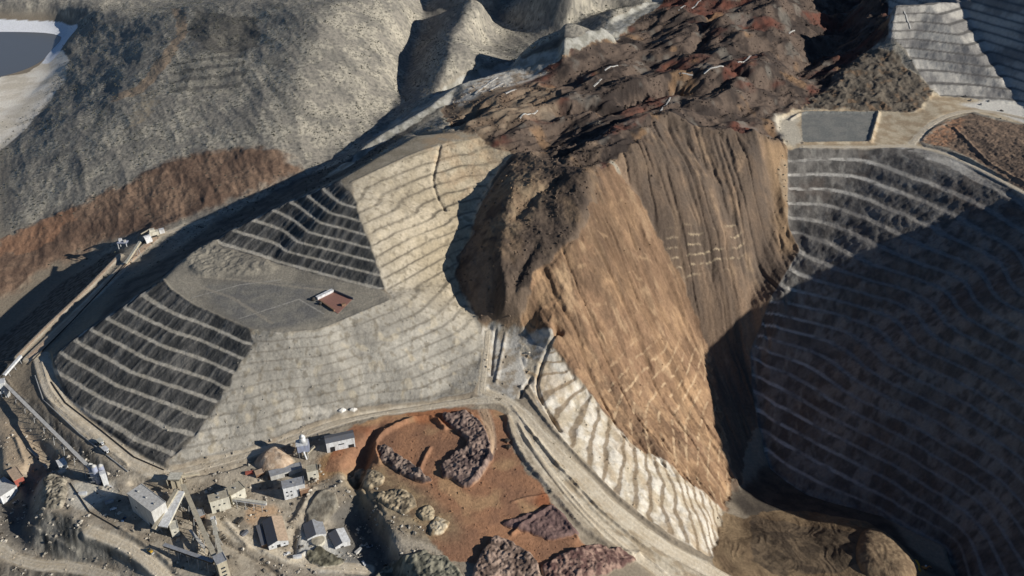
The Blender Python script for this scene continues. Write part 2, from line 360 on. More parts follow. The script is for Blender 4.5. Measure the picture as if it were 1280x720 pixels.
add(M['pit'], (.5+1.1*rw)*fbm(XG,YG,15,3,56)+(.8+.9*rw)*fbm(XG,YG,60,3,57))
add(M['white'], .7*fbm(XG*.4+YG*.1,YG*.15,5,2,58)+.5*fbm(XG,YG,7,2,59))
fl = M['floor']
ang = fbm(XG,YG,60,2,61)
add(fl, .8*fbm(XG+40*ang,(YG+30*ang)*.4,10,3,62,ridged=True)+2.2*fbm(XG,YG,34,3,63))
add(M['brownright']+M['mound'], 2.0*fbm(XG,YG,22,4,64)+1.0*fbm(XG,YG,8,2,65,ridged=True))
add(M['mound'], 5*fbm(XG,YG,40,3,66,ridged=True))
add(M['terr'], .9*fbm(XG,YG,12,3,67))
add(M['bank'], 1.2*fbm(XG,YG,10,3,68)+1.5*fbm(XG,YG,30,2,69))
add(nearm, .5*fbm(XG,YG,12,3,70))
slm = np.clip(area([(56,640),(84,644),(106,666),(150,676),(180,698),(186,714),(140,706),(60,697),(34,690),(40,660)],2.)+area([(44,500),(100,552),(150,592),(116,592),(60,540),(8,492)],2.)+area([(0,708),(60,714),(120,714),(150,724),(-10,730)],2.),0,1)
add(slm, 1.3*fbm(XG*.9+.4*YG, (YG-.4*XG)*.15, 8, 3, 152)+.5*fbm(XG,YG,5,2,153))
add(M['platform']*sstep(0,1,area([(222,330),(262,305),(330,322),(345,335),(310,345),(250,345)],6.)), 3+2.0*fbm(XG,YG,14,3,71,ridged=True))
add(M['brownhill'], 0.5*fbm(XG,YG,9,3,72)+2.5*fbm(XG+YG*.4,YG*.5,40,3,73,ridged=True))

# ------------------------------------------------------------------ lines: roads cut level, berms and ditches
def pline(L, step=10): return np.array([hit(x,y,Z0) for x,y in dens(L, False, step)])
def smoothline(W, it=3):
    W = W.copy()
    for _ in range(it): W[1:-1] = .25*W[:-2]+.5*W[1:-1]+.25*W[2:]
    return W
def dist_to(W, maxd):
    """distance from every ground vertex to a polyline, and the line's height there"""
    D = np.full(XG.shape, 1e6, np.float32); ZL = np.zeros(XG.shape, np.float32); SG = np.zeros(XG.shape, np.float32)
    for a, b in zip(W[:-1], W[1:]):
        y0, y1 = min(a[1],b[1])-maxd, max(a[1],b[1])+maxd
        j0, j1 = np.searchsorted(yr,[y0,y1])
        if j1<=j0: continue
        x0, x1 = min(a[0],b[0])-maxd, max(a[0],b[0])+maxd
        c0, c1 = yr[j0]*CP+H*SP, yr[j1-1]*CP+H*SP
        i0 = np.searchsorted(xc, min(x0/c0,x0/c1)); i1 = np.searchsorted(xc, max(x1/c0,x1/c1))
        if i1<=i0: continue
        X = XG[j0:j1,i0:i1]; Y = YG[j0:j1,i0:i1]
        dx, dy = b[0]-a[0], b[1]-a[1]; L2 = dx*dx+dy*dy+1e-9
        t = np.clip(((X-a[0])*dx+(Y-a[1])*dy)/L2,0,1)
        d = np.hypot(X-a[0]-t*dx, Y-a[1]-t*dy)
        s = np.sign(dx*(Y-a[1])-dy*(X-a[0]))
        m = d < D[j0:j1,i0:i1]
        D[j0:j1,i0:i1][m] = d[m]; ZL[j0:j1,i0:i1][m] = (a[2]+t*(b[2]-a[2]))[m]; SG[j0:j1,i0:i1][m] = s[m]
    return D, ZL, SG
ROADS = [  # name, width, line on the photograph
 ('haul_road', 9, [(196,597),(265,581),(330,563),(400,535),(460,518),(540,508),(592,500),(628,500)]),
 ('pit_ramp', 13, [(606,490),(634,498),(650,512),(676,545),(712,580),(765,635),(824,680),(910,726)]),
 ('service_track', 8, [(641,516),(662,556),(698,604),(740,652),(790,690),(836,724)]),
 ('slide_track', 7, [(610,414),(607,440),(606,465),(602,492)]),
 ('conveyor_road', 11, [(36,448),(70,416),(112,376),(170,318),(196,296)]),
 ('dump_road', 15, [(52,446),(58,478),(76,508),(120,543),(160,572),(205,596)]),
 ('valley_track', 5, [(22,445),(56,410),(104,366),(150,318)]),
 ('access_road', 10, [(-10,680),(14,700),(50,708),(100,708),(140,722)]),
 ('yard_road', 10, [(112,664),(150,676),(180,696),(205,716),(215,730)]),
 ('rim_road', 7, [(1003,183),(1090,184),(1140,181),(1182,191),(1230,214),(1280,241),(1330,270)]),
 ('loop_road', 9, [(1140,180),(1146,164),(1170,148),(1200,139),(1230,137),(1290,150)]),
 ('plant_road', 9, [(265,650),(300,672),(345,694),(400,708),(460,712)]),
 ('valley_road', 8, [(205,292),(236,282),(266,272)]),
 ('yard_lane', 9, [(604,512),(616,535),(618,560),(606,580),(590,600)]),
]
roadm = np.zeros_like(Z); RW = []
for name, wd, L in ROADS:
    W = pline(L); W[:,2] = samp(Z0, W[:,0], W[:,1]); W = smoothline(W, 6); RW.append((name, wd, W))
    D, ZL, SG = dist_to(W, wd+8)
    k = sstep(wd*.5+5, wd*.5+.5, D); Z = Z + (ZL-Z)*k
    roadm = np.maximum(roadm, sstep(wd*.5+3.2, wd*.5+.2, D + 1.2*rag))
def ridge(L, w, h, jag=.4, seed=81):
    global Z
    W = smoothline(pline(L,8), 1); D, ZL, SG = dist_to(W, w*3)
    k = np.exp(-(D/w)**2)*(1+jag*fbm(XG,YG,7,2,seed)); Z = Z + h*k
    return k
dark = np.zeros_like(Z)
for L,w,h in [
  ([(652,484),(662,498),(690,536),(730,580),(780,630),(840,676),(886,704)],2.2,2.8),      # berm on the pit side of the ramp
  ([(664,472),(654,486),(650,496)],2.0,-3.5),
  ([(698,406),(690,425),(678,450),(670,480),(676,500),(700,536)],2.0,-4.5),
  ([(620,412),(616,440),(614,468)],1.6,-2.5),
  ([(632,418),(628,440),(620,478)],2.0,2.0),
  ([(634,522),(640,545),(656,575),(690,615),(730,662),(770,690),(798,694)],3.2,3.8),      # berm of the red yard
  ([(660,535),(690,575),(724,612)],1.6,1.8), ([(672,548),(706,590),(752,640),(800,680),(850,716)],1.8,1.8),
  ([(700,590),(745,640),(800,690),(830,716)],1.8,1.6),
  ([(595,520),(612,538),(616,560),(604,585),(588,605)],1.6,1.6),
  ([(430,522),(480,513),(540,503),(588,496)],1.4,-1.2),
  ([(550,182),(540,225),(548,250),(556,262)],2.0,-3.0), ([(640,200),(622,222),(604,250)],2.2,-3.5),
  ([(52,452),(62,486),(80,510),(150,568)],1.3,1.6), ([(40,452),(100,395),(168,322)],1.3,1.4), ([(60,500),(110,540),(160,582)],1.5,1.6),
  ([(440,228),(520,191),(556,180)],2.0,1.2), ([(200,352),(240,381),(312,412),(345,417)],1.6,1.3), ([(222,330),(204,346)],1.6,1.3),
  ([(345,417),(400,412),(440,396),(486,376)],1.5,1.0),
  ([(988,150),(1000,141),(1097,141)],2.2,3.0), ([(1098,142),(1088,178)],3.0,3.2), ([(1004,179),(1086,178)],1.8,2.2),
  ([(1030,122),(1080,124),(1110,136)],2.5,3.0),
  ([(1192,160),(1236,205),(1285,232)],2.0,2.0),
  ([(640,508),(668,545),(702,588),(748,636),(800,680),(860,718)],1.3,1.5), ([(655,545),(690,592),(735,644),(790,694)],1.2,1.3), ([(648,530),(668,566),(708,620),(752,668)],1.4,1.4),
  ([(322,606),(345,604)],5,-5), ([(240,632),(252,660),(262,688)],5,-5.5), ([(368,662),(366,688)],4,-4), ([(166,603),(200,610),(226,612)],4,-4), ([(80,590),(110,596),(128,602)],4,-4),  # trenches added to darken the shadow zones among the buildings
  ([(392,612),(380,632),(368,652)],3,3), ([(280,650),(296,668),(310,684)],2.5,2.5), ([(262,664),(290,684),(330,706),(352,722)],2.2,-2.5), ([(20,548),(32,580)],2.,2.),
  ([(696,403),(701,409)],4.,-8), ([(474,578),(468,566),(468,554),(484,538),(512,525),(536,521),(548,524),(556,536)],2.4,4.4), ([(524,592),(528,578),(538,560)],1.8,2.6),
  ([(588,517),(604,534),(612,552),(614,572),(602,592)],2.0,2.2), ([(640,668),(668,648),(690,634)],1.8,2.5), ([(690,634),(706,652),(722,672)],2.,2.2),
  ([(640,628),(660,622),(690,618)],1.6,1.4), ([(448,612),(466,640),(484,668),(498,692)],2.2,2.2), ([(430,598),(446,604),(462,620),(480,642)],1.6,-1.8),
  ([(30,658),(58,670),(96,692)],2.2,3.0), ([(4,470),(20,490),(60,528)],1.5,1.),
  ([(230,596),(280,588),(312,578),(340,566)],1.8,-2.0), ([(200,604),(230,602)],1.6,-1.4), ([(370,556),(400,548)],1.5,-1.),
  ([(20,505),(60,540),(110,582)],1.6,1.2), ([(150,660),(190,686),(212,704)],1.6,1.6),
  ([(375,648),(400,618),(425,606)],2,1.5),([(330,690),(360,704),(384,690)],2.2,2.0),
  ([(788,124),(812,114),(846,104)],15,-20), ([(704,140),(736,134),(762,136)],14,-15), ([(566,158),(586,152),(592,142)],12,-14),
  ([(900,86),(935,100),(1000,100)],14,-10), ([(990,22),(1030,26),(1056,34)],22,-14), ([(872,60),(880,40),(888,20)],14,-12), ([(770,44),(810,30),(840,14)],9,-9),
  ([(700,200),(724,180),(748,168)],12,-10), ([(648,268),(672,240),(700,222)],9,-6), ([(640,372),(650,340),(668,310)],6,-4.5),
  ]: ridge(L,w,h)

# ------------------------------------------------------------------ the ground's colours: own tones plus some painted shade
def lin(r,g,b): return np.array([((c/255.)/12.92 if c/255.<.04045 else (((c/255.)+.055)/1.055)**2.4) for c in (r,g,b)], np.float32)
C = np.empty(XG.shape+(3,), np.float32); C[:] = lin(140,128,110)
def put(m, c, a=1.):
    global C
    m = (np.clip(m,0,1)*a)[...,None]; C = C*(1-m) + np.asarray(c,np.float32)*m
n8 = fbm(XG,YG,8,3,91); n20 = fbm(XG,YG,20,3,92); n60 = fbm(XG,YG,60,4,93); std2 = fbm(XG*.9+.4*YG, (YG-.4*XG)*.15, 6, 3, 151)
n5 = fbm(XG,YG,4.5,2,94)
def tex(a, b, n, lo=-.3, hi=.3):                            # blend of two earth colours by a noise
    t = sstep(lo,hi,n)[...,None]; return np.asarray(a)*(1-t)+np.asarray(b)*t
# hills
hm = hill*far
hm1 = hm.copy()
put(hm, tex(lin(146,139,126), lin(180,171,152), n60+.8*n20))
put(hm*sstep(.1,.4,fbm(XG+.5*YG,YG*.5,45,4,192)), lin(100,98,92), .5); put(hm*sstep(.0,.25,fbm(XG,YG,6.5,2,191)+.35*n20), lin(92,91,85), .55)
put(hm*rg('scrubdark'), lin(70,68,64), .6)
put(hm*rg('rows',.8)*sstep(.2,.7,np.sin(YG*.16+.02*XG+2*n20)+.6*n8), lin(84,82,76), .6)
put(hm*rg('rows',.8)*sstep(-.1,-.7,np.sin(YG*.16+.02*XG+2*n20)+.6*n8), lin(158,150,132), .5)
put(rg('track',.5), lin(168,142,114), .7); put(rg('tanpatch',.9)*sstep(-.3,.2,n8), lin(160,144,118), .55)
bh = sstep(.15,.8,np.clip(samp(blur(PX['brownhill'],13.),XG+2*wx,YG+2*wy),0,1)+.35*rag+.25*n20)
put(bh, tex(lin(116,94,78), lin(142,117,96), n60+.5*n20)); put(bh*sstep(.05,.3,n8), lin(88,74,64), .5)
put(rg('redhill'), lin(158,118,90), .6)
valley = area([(60,500),(150,360),(270,280),(430,200),(560,112),(640,78),(700,48),(720,52),(600,112),(540,150),(440,215),(420,224),(262,303),(200,350),(55,453)],5.)
put(valley*(1-M['sw_low'])*(1-M['sw_up']), tex(lin(86,82,76), lin(110,104,94), n20))
lowleft = area([(-20,440),(30,400),(80,352),(135,318),(155,310),(100,366),(20,446),(0,470),(-20,480)],4.)
put(lowleft, tex(lin(80,74,66), lin(120,112,100), n8))
put(rg('bank'), tex(lin(176,172,160), lin(140,136,124), n20+.4*n8))
put(rg('shore'), tex(lin(236,226,208), lin(212,200,178), n60+.3*n20)); put(sstep(.3,.6,M['beach']), lin(238,238,236))
# dumps
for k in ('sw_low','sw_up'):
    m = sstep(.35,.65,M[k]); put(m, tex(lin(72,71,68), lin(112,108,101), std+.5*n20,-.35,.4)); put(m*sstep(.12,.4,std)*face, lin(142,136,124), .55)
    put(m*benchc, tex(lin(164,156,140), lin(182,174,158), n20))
put(rg('platform',.15), tex(lin(126,120,108), lin(150,142,126), n60+.5*n20))
put(area([(255,356),(330,352),(420,360),(400,385),(405,398),(345,413),(312,408),(270,385)],4.), tex(lin(110,108,104), lin(128,124,114), n20), .8)
fm = sstep(.35,.65,M['front'])
warm = sstep(-330,-40,XG)*sstep(820,960,YG)
fc = tex(lin(148,142,130), lin(170,163,149), n60+.5*n20)
fc = fc*(1-warm[...,None]) + tex(lin(178,162,134), lin(198,182,154), n60+.4*n20)*warm[...,None]
put(fm, fc); put(fm*sstep(.1,.42,n8+.3*n20), lin(112,102,84), .55); put(fm*bench_front*(.55+.45*warm), lin(106,97,82), .8)
put(fm*sstep(.25,.5,fbm(XG,YG,14,2,95)), lin(196,180,150), .35)
put(rg('plateau',.2), tex(lin(150,140,122), lin(134,124,106), n20)); put(rg('vwhite',.8), lin(206,198,182), .6)
# pads: worn tracks and old cell lines
def stripe(L, w, c, a):
    D, ZL, SG = dist_to(pline(L,8), w*3); put(sstep(w,w*.4,D+.8*n8), c, a)
for L in ([(300,398),(340,385),(374,374)],[(374,374),(404,392)],[(240,372),(300,356),(350,350)]): stripe(L,1.3,lin(168,162,150),.7)
for L in ([(230,345),(300,350),(380,360),(470,368)],[(225,350),(290,372),(340,404)],[(420,395),(460,378),(485,368)]): stripe(L,3.,lin(160,150,132),.5)
for L in ([(1046,142),(1043,178)],[(1004,160),(1088,160)]): stripe(L,1.2,lin(150,150,144),.6)
for L in ([(600,515),(590,620),(620,650),(700,620)],[(440,560),(520,630),(600,650),(690,690)],[(430,575),(470,530),(590,507)],[(610,560),(630,600),(610,650)]): stripe(L,4.5,lin(176,148,122),.55)
sl0 = np.clip(M['rubble']+M['lobe']+M['orange']+M['back'],0,1)
put(sstep(.25,.5,sl0), tex(lin(120,102,84),lin(150,126,100),n20+.5*n60))
# landslide
r_ = rg('rubble'); put(r_, tex(lin(62,54,49), lin(100,86,75), n60+.6*n20+.3*n8))
put(r_*sstep(.1,.3,fbm(fu*.5,fv,80,4,96)), tex(lin(112,68,54), lin(84,56,48), n20), .75)
put(r_*sstep(.25,.42,fbm(XG,YG,80,4,97)), lin(146,116,86), .6)
put(r_*sstep(.2,.4,fbm(XG,YG,50,4,98)), lin(120,114,104), .6)
put(area([(575,165),(560,140),(600,108),(640,100),(690,110),(700,140),(640,165),(600,172)],5.), tex(lin(150,132,110), lin(120,102,84), n20+.4*n8), .8)
put(area([(560,128),(585,108),(612,92),(660,88),(690,92),(640,108),(600,118),(580,132)],3.), tex(lin(204,196,180), lin(164,146,124), n20,-.1,.2), .9)
l_ = rg('lobe'); put(l_, tex(lin(92,79,68), lin(128,110,92), n60+.6*n20+.3*n8)); put(l_*sstep(.16,.36,fbm(XG+.5*YG,YG*.5,60,4,99)), lin(152,126,98), .6)
put(l_*sstep(.1,.35,fbm(XG,YG,35,4,100)), lin(64,56,50), .5)
o_ = rg('orange'); put(o_, tex(lin(176,143,109), lin(142,113,88), .7*st1+.9*n60+.35*st2,-.3,.35))
put(o_*area([(742,270),(724,294),(690,320),(668,352),(655,412),(690,414),(712,380),(730,340),(770,320),(780,280)],9.,1.5)*sstep(-.4,.1,n20+.5*n60), tex(lin(112,92,72),lin(144,118,90),n8), .8); put(o_*sstep(.0,.3,fbm(XG,YG,34,4,161)), lin(118,92,70), .6); put(o_*sstep(.05,.35,st1+.3*n20), lin(196,166,130), .5); put(o_*sstep(.1,.3,fbm(ac*.9,al*.5,12,3,162)), lin(104,82,64), .5); put(o_*sstep(.15,.4,fbm(ac,al*.25,40,4,101)), lin(96,76,60), .7)
put(o_*area([(735,218),(752,260),(800,330),(790,400),(730,440),(700,410),(690,400),(730,340),(745,290)],14.)*sstep(-.15,.2,fbm(XG,YG,45,4,102)), lin(98,80,64), .65)
put(o_*np.clip(area([(735,300),(775,288),(796,335),(760,372),(716,356)],12.,2)+area([(732,500),(742,448),(772,452),(806,545),(776,540)],12.,2),0,1)*sstep(-.4,.2,n20+.5*n8), lin(100,80,64), .7); put(o_*np.clip(gl1,0,1), lin(112,88,66), .5); put(o_*lowo*benchc*sstep(-.3,.2,n20+.6*n8), lin(206,178,142), .65); put(o_*sstep(880,1060,YG), lin(110,90,72), .45); put(o_*sstep(.25,.45,fbm(ac*.5,al,12,3,103))*sstep(-.2,.2,n60), lin(190,160,124), .3)
b_ = rg('back'); put(b_, tex(lin(104,90,77), lin(136,114,93), .8*sb1+.8*n60)); put(b_*sstep(.12,.4,sb1), lin(164,140,112), .45); put(b_*sstep(.1,.35,sb2-.1+.4*n60), lin(84,72,62), .6)
put(b_*sstep(1040,1180,YG)*sstep(-.3,.3,n20+n60), lin(86,77,69), .6); put(b_*back_b*benchc*sstep(-.35,.1,n8+n20), lin(184,164,134), .7)
put(area([(955,180),(992,184),(1000,240),(1000,312),(975,320),(968,250)],7.)*(1-sstep(.3,.6,M['pit'])), lin(158,130,98), .7)
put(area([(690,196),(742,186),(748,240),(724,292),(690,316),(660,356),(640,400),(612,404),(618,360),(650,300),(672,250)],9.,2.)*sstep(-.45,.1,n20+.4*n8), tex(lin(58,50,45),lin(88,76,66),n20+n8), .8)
put(l_*area([(600,250),(622,215),(660,198),(690,236),(654,285),(622,318),(594,300)],8.,1.5)*sstep(-.35,.1,n20+n60), tex(lin(164,142,112),lin(134,112,88),n20), .75)
put(area([(520,168),(575,164),(645,186),(622,216),(600,236),(560,250),(545,200)],6.)*sstep(-.3,.2,n20), lin(176,150,118), .5)
put(area([(912,622),(960,586),(1010,618),(1100,646),(1200,735),(1160,720),(1080,660),(930,648)],4.), tex(lin(66,60,54),lin(86,78,68),n20), .95)  # shadowed band of the pit floor painted darker
# pit
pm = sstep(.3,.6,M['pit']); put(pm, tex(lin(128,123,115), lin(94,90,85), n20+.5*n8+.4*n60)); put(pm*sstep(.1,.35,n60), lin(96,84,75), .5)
put(pm*benchc*(1-rw)*sstep(-.5,.0,n20), lin(196,190,178), .85); put(pm*rw*sstep(.05,.3,n8+.4*n20), lin(74,70,66), .45); put(pm*rw*sstep(.1,.35,fbm(XG,YG,12,3,181)), lin(136,130,122), .35); put(pm*sstep(-.05,.3,fbm(lev*7.31+XG*.014, lev*3.17+YG*.014, 1., 2, 261)), lin(84,80,76), .5)  # ledges painted brighter on the sunlit wall, fainter on the shaded right wall
put(pm*benchc*rw*sstep(-.9,-.2,n20+.5*n60), lin(156,150,141), .5)  # the same ledges painted dimmer where the right wall lies in shade
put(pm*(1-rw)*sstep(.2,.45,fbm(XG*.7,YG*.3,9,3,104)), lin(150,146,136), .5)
ch = rg('chute'); put(ch, tex(lin(186,180,168), lin(150,138,120), n20+.5*n8)); 
wh = rg('white',.5); put(wh, tex(lin(212,203,186), lin(186,172,148), n20+.4*n8)); put(wh*benchc, lin(150,128,100), .75); put(wh*sstep(.0,.35,fbm(ac*.8,al*.3,16,4,251)), lin(172,148,118), .4)
f_ = rg('floor'); put(f_, tex(lin(104,86,66), lin(132,112,86), n60+.4*n20)); put(f_*rg('wetfloor'), tex(lin(62,54,46), lin(98,84,68), n20+n8), .8)
put(area([(1085,668),(1112,678),(1150,712),(1090,735),(1078,700)],4.), tex(lin(140,124,98), lin(120,100,78), n20))
# far right
t_ = rg('terr',.2); put(t_, tex(lin(186,180,168), lin(136,132,126), n60+.4*n20)); put(t_*benchc, lin(104,100,94), .85)
put(rg('yard'), tex(lin(196,180,152), lin(170,150,122), n20)); put(area([(1200,132),(1230,124),(1300,134),(1310,165),(1250,142)],3.), lin(224,220,208), .8)
put(area([(965,152),(998,142),(1004,172),(995,184),(975,172)],3.), lin(190,182,164), .8)
put(sstep(.4,.6,M['pad']), tex(lin(122,122,116), lin(134,132,124), n20))
put(rg('brownright'), tex(lin(112,96,82), lin(140,118,98), n20+.4*n8)); put(area([(1150,178),(1180,150),(1205,148),(1200,168),(1180,186)],3.)*sstep(-.3,.1,n8), lin(176,132,100), .7)
put(rg('mound'), tex(lin(116,106,92), lin(88,80,70), n20+.4*n8)); put(rg('mound')*sstep(.15,.4,n20), lin(150,122,94), .6)
# plant
pl = nearm*(1-sstep(.3,.6,M['red']))*(1-fm)*(1-M['sw_low'])*(1-M['white'])*(1-M['floor'])
put(pl, tex(lin(176,164,144), lin(148,136,118), n20+.5*n60)); put(pl*sstep(.1,.4,n8), lin(108,100,86), .45)
put(area([(88,606),(140,600),(150,618),(110,636),(84,628)],2.5), lin(214,206,188), .8)
put(area([(380,668),(410,672),(440,694),(452,712),(400,714),(370,690)],2.5), lin(210,206,194), .85)
put(area([(0,520),(24,530),(50,560),(60,590),(26,600),(0,596)],3.), lin(176,156,130), .8)
put(area([(312,632),(345,630),(352,645),(330,650),(318,662),(312,650)],2.), lin(190,158,124), .9)
dk = area([(0,598),(44,600),(40,690),(20,692),(0,660)],3.); put(dk, lin(96,92,86), .8)  # dark tone painted where the yard edge throws its shadow
std2 = fbm(XG*.9+.4*YG, (YG-.4*XG)*.15, 6, 3, 151)
sl_ = area([(56,640),(84,644),(106,666),(150,676),(180,698),(186,714),(140,706),(60,697),(34,690),(40,660)],2.)
put(sl_, tex(lin(66,66,62), lin(128,124,114), std2,-.3,.3), .95)
sl2 = area([(44,500),(100,552),(150,592),(116,592),(60,540),(8,492)],2.); put(sl2, tex(lin(64,64,62), lin(120,116,108), std2,-.3,.3), .9)
sl3 = area([(0,708),(60,714),(120,714),(150,724),(-10,730)],2.); put(sl3, tex(lin(84,78,70), lin(136,128,114), std2,-.3,.3), .9)
put(area([(452,612),(500,694),(530,722),(440,722),(420,690),(414,648),(446,620)],3.), lin(92,90,86), .8)  # cliff shadow over the hollow painted into the soil colour
put(area([(395,570),(440,556),(446,590),(400,600),(384,606),(392,590)],3.), lin(176,136,92), .8)
put(area([(330,585),(395,560),(400,548),(345,548),(320,570)],3.)*sstep(-.3,.2,n20), lin(150,128,104), .6)
rd = rg('red',.5); put(rd, tex(lin(162,120,90), lin(142,106,82), n60+.5*n20)); put(rd*sstep(.05,.3,fbm(XG,YG,55,3,105)), lin(180,146,108), .7); put(rd*sstep(.2,.5,fbm(XG,YG,70,3,106)), lin(152,92,60), .7)
put(area([(426,588),(480,583),(522,612),(566,644),(572,672),(530,674),(468,642),(434,612)],6.), tex(lin(158,138,106),lin(122,106,84),n20+n8), .85)
put(area([(640,530),(660,560),(690,600),(730,650),(790,700),(830,730),(900,730),(820,682),(760,636),(706,578),(672,543),(650,510)],3.), tex(lin(190,178,156), lin(160,144,120), n20+.5*n8), .9)
put(roadm*(1-sstep(.3,.7,M['red'])*.6), tex(lin(208,196,174), lin(190,174,148), n20), .85)
C *= (1+.13*n5+.10*fbm(XG,YG,3,1,107))[...,None]
C = np.clip(C, .012, .85)

# ------------------------------------------------------------------ link the ground, region by region (neighbours share their border)
def ground_at(x, y):
    """height of the finished ground"""
    x = np.asarray(x,float); y = np.asarray(y,float)
    j = np.clip(np.searchsorted(yr, y)-1, 0, len(yr)-2); c = x/(y*CP+H*SP)
    i = np.clip(np.searchsorted(xc, c)-1, 0, len(xc)-2)
    fv = (y-yr[j])/(yr[j+1]-yr[j]); fu = (c-xc[i])/(xc[i+1]-xc[i])
    return (Z[j,i]*(1-fu)+Z[j,i+1]*fu)*(1-fv)+(Z[j+1,i]*(1-fu)+Z[j+1,i+1]*fu)*fv
def mesh_from(name, V, F, cols=None):
    me = bpy.data.meshes.new(name); V = np.asarray(V,np.float32); F = np.asarray(F,np.int32)
    me.vertices.add(len(V)); me.vertices.foreach_set('co', V.ravel())
    me.loops.add(F.size); me.loops.foreach_set('vertex_index', F.ravel())
    me.polygons.add(len(F)); me.polygons.foreach_set('loop_start', np.arange(0,F.size,F.shape[1],dtype=np.int32))
    me.update(calc_edges=True); me.polygons.foreach_set('use_smooth', np.ones(len(F),bool))
    if cols is not None:
        a = me.color_attributes.new('soil','FLOAT_COLOR','POINT'); c4 = np.ones((len(V),4),np.float32); c4[:,:3] = cols; a.data.foreach_set('color', c4.ravel())
    return me
def earth_mat(name, bump=1., scale=.35):
    m = bpy.data.materials.new(name); m.use_nodes = True; nt = m.node_tree; b = nt.nodes['Principled BSDF']
    b.inputs['Roughness'].default_value = .95; b.inputs['Specular IOR Level'].default_value = .15
    at_ = nt.nodes.new('ShaderNodeAttribute'); at_.attribute_name = 'soil'
    tc = nt.nodes.new('ShaderNodeTexCoord'); n1 = nt.nodes.new('ShaderNodeTexNoise'); n1.inputs['Scale'].default_value = scale; n1.inputs['Detail'].default_value = 5; n1.inputs['Roughness'].default_value = .65
    nt.links.new(tc.outputs['Object'], n1.inputs['Vector'])
    mr = nt.nodes.new('ShaderNodeMapRange'); mr.inputs['From Min'].default_value = .3; mr.inputs['From Max'].default_value = .7; mr.inputs['To Min'].default_value = .86; mr.inputs['To Max'].default_value = 1.14
    nt.links.new(n1.outputs['Fac'], mr.inputs['Value'])
    mx = nt.nodes.new('ShaderNodeVectorMath'); mx.operation = 'SCALE'; nt.links.new(at_.outputs['Color'], mx.inputs[0]); nt.links.new(mr.outputs[0], mx.inputs['Scale'])
    nt.links.new(mx.outputs[0], b.inputs['Base Color'])
    bp = nt.nodes.new('ShaderNodeBump'); bp.inputs['Strength'].default_value = .4*bump; bp.inputs['Distance'].default_value = 2.2
    nt.links.new(n1.outputs['Fac'], bp.inputs['Height']); nt.links.new(bp.outputs[0], b.inputs['Normal'])
    return m
EARTH = earth_mat('earth')
def tagk(o, kind='structure', label=None):
    o['kind'] = kind
    if label: o['label'] = label
regs = ['ground','hillside','waste_dump','landslide','open_pit','red_yard','plant_yard','lake_shore']
lab = np.zeros(XG.shape, np.int8)
def mark(m, k):
    lab[m>.5] = k
mark(hm,1); mark(M['brownhill'],1); mark(nearm*(1-M['red']),6)
mark(M['sw_low']+M['sw_up']+M['front']+M['platform']+M['plateau'],2)
mark(M['rubble']+M['lobe']+M['orange']+M['back'],3); mark(M['pit']+M['white']+M['floor'],4); mark(M['red'],5); mark(M['shore']+M['beach'],7)
nr, nc = XG.shape
idx = np.arange(nr*nc).reshape(nr,nc)
FQ = np.stack([idx[:-1,:-1],idx[:-1,1:],idx[1:,1:],idx[1:,:-1]],-1).reshape(-1,4)
fl_ = lab[:-1,:-1].ravel()
V3 = np.stack([XG,YG,Z],-1).reshape(-1,3).astype(np.float32); C3 = C.reshape(-1,3)
for k, nme in enumerate(regs):
    f = FQ[fl_==k]
    if not len(f): continue
    u, inv = np.unique(f, return_inverse=True)
    me = mesh_from(nme, V3[u], inv.reshape(-1,4), C3[u]); me.materials.append(EARTH)
    o = bpy.data.objects.new(nme, me); COL.objects.link(o); tagk(o)
# ------------------------------------------------------------------ helpers for the things that stand on the ground
def hitg(px, py):
    d = ray(px, py); t = np.arange(450, 4000, 1.5); x, y, z = d[0]*t, d[1]*t, H+d[2]*t
    k = int(np.argmax(z < ground_at(x, y))); k = max(k,1)
    ta, tb = t[k-1], t[k]
    for _ in range(10):
        tm = .5*(ta+tb)
        if H+d[2]*tm < float(ground_at(d[0]*tm, d[1]*tm)): tb = tm
        else: ta = tm
    return Vector((d[0]*tb, d[1]*tb, H+d[2]*tb))
def gz(x, y): return float(ground_at(x, y))
def mat(name, c, rough=.7, dirt=.42, scale=.4, metal=0., streak=True):
    m = bpy.data.materials.new(name); m.use_nodes = True; nt = m.node_tree; b = nt.nodes['Principled BSDF']
    b.inputs['Roughness'].default_value = rough; b.inputs['Metallic'].default_value = metal; b.inputs['Specular IOR Level'].default_value = .3
    tc = nt.nodes.new('ShaderNodeTexCoord'); mp = nt.nodes.new('ShaderNodeMapping'); mp.inputs['Scale'].default_value = (1,1,.25 if streak else 1)
    n = nt.nodes.new('ShaderNodeTexNoise'); n.inputs['Scale'].default_value = scale; n.inputs['Detail'].default_value = 6; n.inputs['Roughness'].default_value = .7
    nt.links.new(tc.outputs['Object'], mp.inputs[0]); nt.links.new(mp.outputs[0], n.inputs['Vector'])
    r = nt.nodes.new('ShaderNodeValToRGB'); r.color_ramp.elements[0].position = .32; r.color_ramp.elements[1].position = .62
    dc = [x*(1-dirt)*.8+y*dirt*.6 for x, y in zip(c, (.3,.24,.17))]
    r.color_ramp.elements[0].color = (*dc,1); r.color_ramp.elements[1].color = (*c,1)
    nt.links.new(n.outputs['Fac'], r.inputs[0]); nt.links.new(r.outputs[0], b.inputs['Base Color'])
    return m
def L3(r,g,b): return tuple(float(v) for v in lin(r,g,b))
